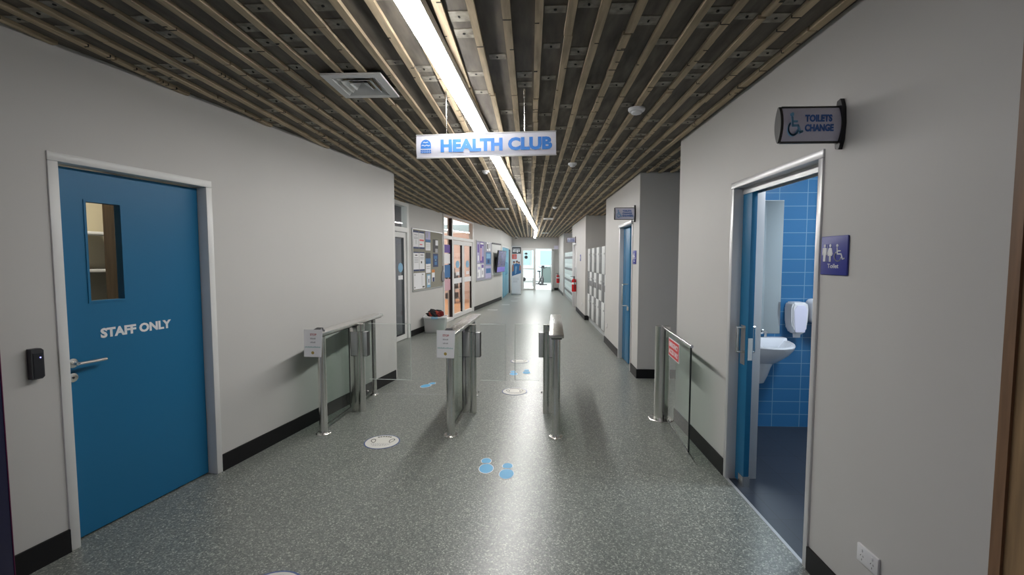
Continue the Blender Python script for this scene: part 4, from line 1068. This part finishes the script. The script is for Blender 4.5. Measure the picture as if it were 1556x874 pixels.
# gym
struct(MB().box(-7, 7, 23.12, 31, -.01, .002).build('floor_gym', 'gym_floor'))
struct(MB().box(-7, 7, 23.12, 31, 3.2, 3.3).build('ceiling_gym', 'gym_wall'))
struct(MB().box(-7.1, -7, 23.1, 31, 0, 3.2).build('wall_gym_left', 'gym_wall'))
struct(MB().box(7, 7.1, 23.1, 31, 0, 3.2).build('wall_gym_right', 'gym_wall'))
struct(MB().box(-7, -1.1, 23.05, 23.12, 0, 3.2).build('wall_gym_front', 'gym_wall')); struct(MB().box(1.6, 7, 23.05, 23.12, 0, 3.2).build('wall_gym_front', 'gym_wall'))
struct(MB().box(-1.1, 1.6, 23.05, 23.12, ZW, 3.2).build('wall_gym_front', 'gym_wall'))
wallmesh(-7, 7, 3.2, .12, [(-6.5, 6.5, .05, 3.0)], 'wall_gym_window', frame(0, 31, 0), 'gym_wall')
w2 = sroot('window_2', frame(0, 31, 0))
fm = slab_frame(MB(), -6.5, 6.5, .05, 3.0, .06, 0, .12)
for k in range(1, 8): fm.box(-6.5+k*1.625-.03, -6.5+k*1.625+.03, 0, .12, .11, 2.94)
fm.build('window_frame', 'white_metal', w2)
for k in range(8): MB().box(-6.5+k*1.625+.03, -6.5+(k+1)*1.625-.03, .05, .056, .11, 2.94).build('pane', 'glass', w2)
struct(MB().box(.72, 6.4, 30.6, 30.7, 0, 1.05).build('wall_gym_low', 'gym_low'))
struct(MB().box(-30, 30, 31.12, 60, -.1, 0).build('ground_outside', 'pave'))
bl = thing('building', 'pale blue building outside the gym windows', 'building', frame(4, 46, 0))
MB().box(-6, 6, 0, 5, 0, 3.4).build('wall', 'cyan_wall', bl)
for k in range(5):
    wv = MB().box(-5.2+k*2.2, -3.9+k*2.2, -.06, 0, 1.0, 2.4).build('window', 'teal_win', bl)
MB().box(-6.2, 6.2, -.3, 5.2, 3.4, 3.6).build('roof', 'white_metal', bl)
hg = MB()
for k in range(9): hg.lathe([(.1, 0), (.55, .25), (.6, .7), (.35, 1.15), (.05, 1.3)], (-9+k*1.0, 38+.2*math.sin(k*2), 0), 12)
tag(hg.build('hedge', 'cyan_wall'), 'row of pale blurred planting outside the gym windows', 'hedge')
# exercise bike
bk = thing('exercise_bike', 'black exercise bike on the gym floor beyond the open door', 'exercise bike', frame(.64, 27.8, .002, R(-75)))
m = MB(); m.rbox(-.55, -.47, -.26, .26, 0, .06, .01); m.build('rear_foot', 'charcoal', bk)
MB().rbox(.45, .53, -.24, .24, 0, .06, .01).build('front_foot', 'charcoal', bk)
MB().tube([(-.51, 0, .05), (-.2, 0, .22), (.2, 0, .24), (.49, 0, .05)], .035).tube([(-.2, 0, .22), (-.32, 0, .78)], .032).tube([(.25, 0, .24), (.36, 0, 1.0)], .032).build('frame', 'charcoal', bk)
MB().cyl((.28, -.03, .33), (.28, .03, .33), .24, n=28).build('flywheel', 'black', bk)
MB().cyl((.28, -.035, .33), (.28, .035, .33), .05, n=16).build('flywheel_hub', 'silver', bk)
MB().rbox(-.25, .12, -.045, .045, .22, .42, .03).build('crank_cover', 'black', bk)
m = MB().tube([(-.05, -.06, .32), (-.05, .06, .32)], .014)
m.tube([(-.05, .07, .32), (-.02, .07, .17)], .012).tube([(-.05, -.07, .32), (-.08, -.07, .47)], .012); m.build('crank', 'silver', bk)
for sy, x_, z_ in ((.12, -.02, .16), (-.12, -.08, .47)): MB().rbox(x_-.05, x_+.05, sy-.045, sy+.045, z_-.012, z_+.012, .006).build('pedal', 'black', bk)
MB().zprism([(-.46, -.10), (-.40, -.11), (-.16, -.03), (-.13, 0), (-.16, .03), (-.40, .11), (-.46, .10)], .78, .85).build('saddle', 'black', bk)
MB().tube([(.30, -.23, 1.10), (.50, -.22, 1.08), (.52, -.1, 1.04), (.36, 0, 1.0), (.52, .1, 1.04), (.50, .22, 1.08), (.30, .23, 1.10)], .016).build('handlebar', 'black', bk)
MB().rbox(.40, .44, -.09, .09, 1.04, 1.18, .01).build('console', 'charcoal', bk)
wb = thing('weight_bench', 'pale weight bench and rails seen through the fixed glass at the corridor end', 'bench', frame(-.35, 26.5, 0))
MB().rbox(-.5, .6, -.2, .2, .42, .50, .02).build('seat_pad', 'plastic_white', wb)
for sx in (-.42, .5): MB().rbox(sx-.03, sx+.03, -.22, .22, .0, .42, .01).build('leg', 'silver', wb)
for z in (.62, .86): MB().cyl((-.6, .3, z), (.7, .3, z), .02, n=10).build('rail', 'white_metal', wb)
for sx in (-.55, .65): MB().cyl((sx, .3, 0), (sx, .3, .95), .022, n=10).build('upright', 'silver', wb)
bll = MB().lathe([(.12*math.sin(PI*i/12)+.001, .12-.12*math.cos(PI*i/12)) for i in range(13)], n=20).build('medicine_ball', 'black', None, frame(-.36, 24.0, .385))
tag(bll, 'black medicine ball on a stand behind the banner edge', 'ball')
st = thing('ball_stand', 'small silver stand under the black ball', 'stand', frame(-.36, 24.0, 0.002))
MB().lathe([(.14, 0), (.14, .02), (.02, .03), (.02, .36), (.07, .38)], n=16).build('column', 'silver', st)

# fire extinguishers
def extinguisher(T, label):
    r = thing('fire_extinguisher', label, 'fire extinguisher', T)
    MB().lathe([(.06, 0), (.068, .012), (.068, .32), (.058, .365), (.03, .39), (.022, .40)], (0, -.08, 0), 24).build('cylinder', 'red_gloss', r)
    MB().lathe([(.0685, .22), (.0688, .221), (.0688, .28), (.0685, .281)], (0, -.08, 0), 24).build('label_band', 'text_white', r)
    MB().cyl((0, -.08, .40), (0, -.08, .45), .02, n=14).build('valve', 'black', r)
    MB().rbox(-.012, .012, -.19, -.06, .45, .465, .004).build('lever_handle', 'black', r)
    MB().tube([(.02, -.08, .43), (.07, -.08, .43), (.095, -.08, .36), (.092, -.08, .15), (.085, -.08, .08)], .010).build('hose', 'black', r)
    MB().box(-.05, .05, -.015, 0, .1, .4).build('wall_bracket', 'silver', r)
extinguisher(TR(13.82, .58), 'red fire extinguisher with a white band on the right wall before the far lockers')
extinguisher(TR(21.9, .42), 'dark red fire extinguisher on the right wall next to the end wall')
tag(MB().rbox(-.12, .12, -.02, 0, -.09, .09, .003).build('wall_sign', 'sign_lilac', None, frame(1.30, 22.98, 2.15)), 'small lilac sign plate above the far extinguisher on the end wall', 'sign')
# ------------------------------------------------------------------ light
w = bpy.data.worlds.new('daylight'); SC.world = w; w.use_nodes = True
nt = w.node_tree; bg = nt.nodes['Background']
bg.inputs['Color'].default_value = (.90, .98, 1, 1); bg.inputs['Strength'].default_value = 2.6
def area(name, loc, rot, sx, sy, power, col=(1, 1, 1)):
    l = bpy.data.lights.new(name, 'AREA'); l.shape = 'RECTANGLE'; l.size = sx; l.size_y = sy; l.energy = power; l.color = col
    o = bpy.data.objects.new(name, l); COL.objects.link(o); o.location = loc; o.rotation_euler = rot
    return o
area('toilet_lamp', (2.6, 3.0, 2.66), (0, 0, 0), .5, .5, 44, (.84, .92, 1))
area('shower_room_lamp', (2.2, 7.4, 2.66), (0, 0, 0), .4, .4, 14, (1, .97, .93))
area('lobby_lamp', (-2.5, -1.6, 2.66), (0, 0, 0), .6, .8, 24, (.88, .82, 1))
p = TF @ Vector((SF(14.5), 2.5, 3.55)); area('studio_lamp', p, (0, 0, AF), 3, 2, 300, (1, .93, .87))
p = TF @ Vector((SF(8.3), 1.6, 2.68)); area('office_lamp', p, (0, 0, AF), .8, .4, 22, (1, .97, .95))
p = TL @ Vector((.9, .7, 2.48)); area('staff_room_lamp', p, (0, 0, AL), .5, .3, 12, (1, .93, .82))
area('gym_fill', (0, 26.5, 3.15), (0, 0, 0), 4, 3, 420, (.95, 1, 1))  # unseen fill light added to brighten the daylit gym

# ------------------------------------------------------------------ camera
cd = bpy.data.cameras.new('camera'); cam_o = bpy.data.objects.new('camera', cd); COL.objects.link(cam_o)
cd.sensor_width = 36; cd.lens = 691/1556*36; cd.clip_start = .02; cd.clip_end = 200
cam_o.location = (0, 0, 1.56)
cam_o.rotation_euler = (R(90-3.56), 0, R(2.32))
SC.camera = cam_o
SC.view_settings.view_transform = 'Standard'; SC.view_settings.look = 'None'
SC.view_settings.exposure = 0; SC.view_settings.gamma = 1; SC.view_settings.use_curve_mapping = False
SC.cycles.use_denoising = True
SC.cycles.max_bounces = 10; SC.cycles.transparent_max_bounces = 24; SC.cycles.caustics_reflective = False; SC.cycles.caustics_refractive = False
SC.cycles.sample_clamp_indirect = 6
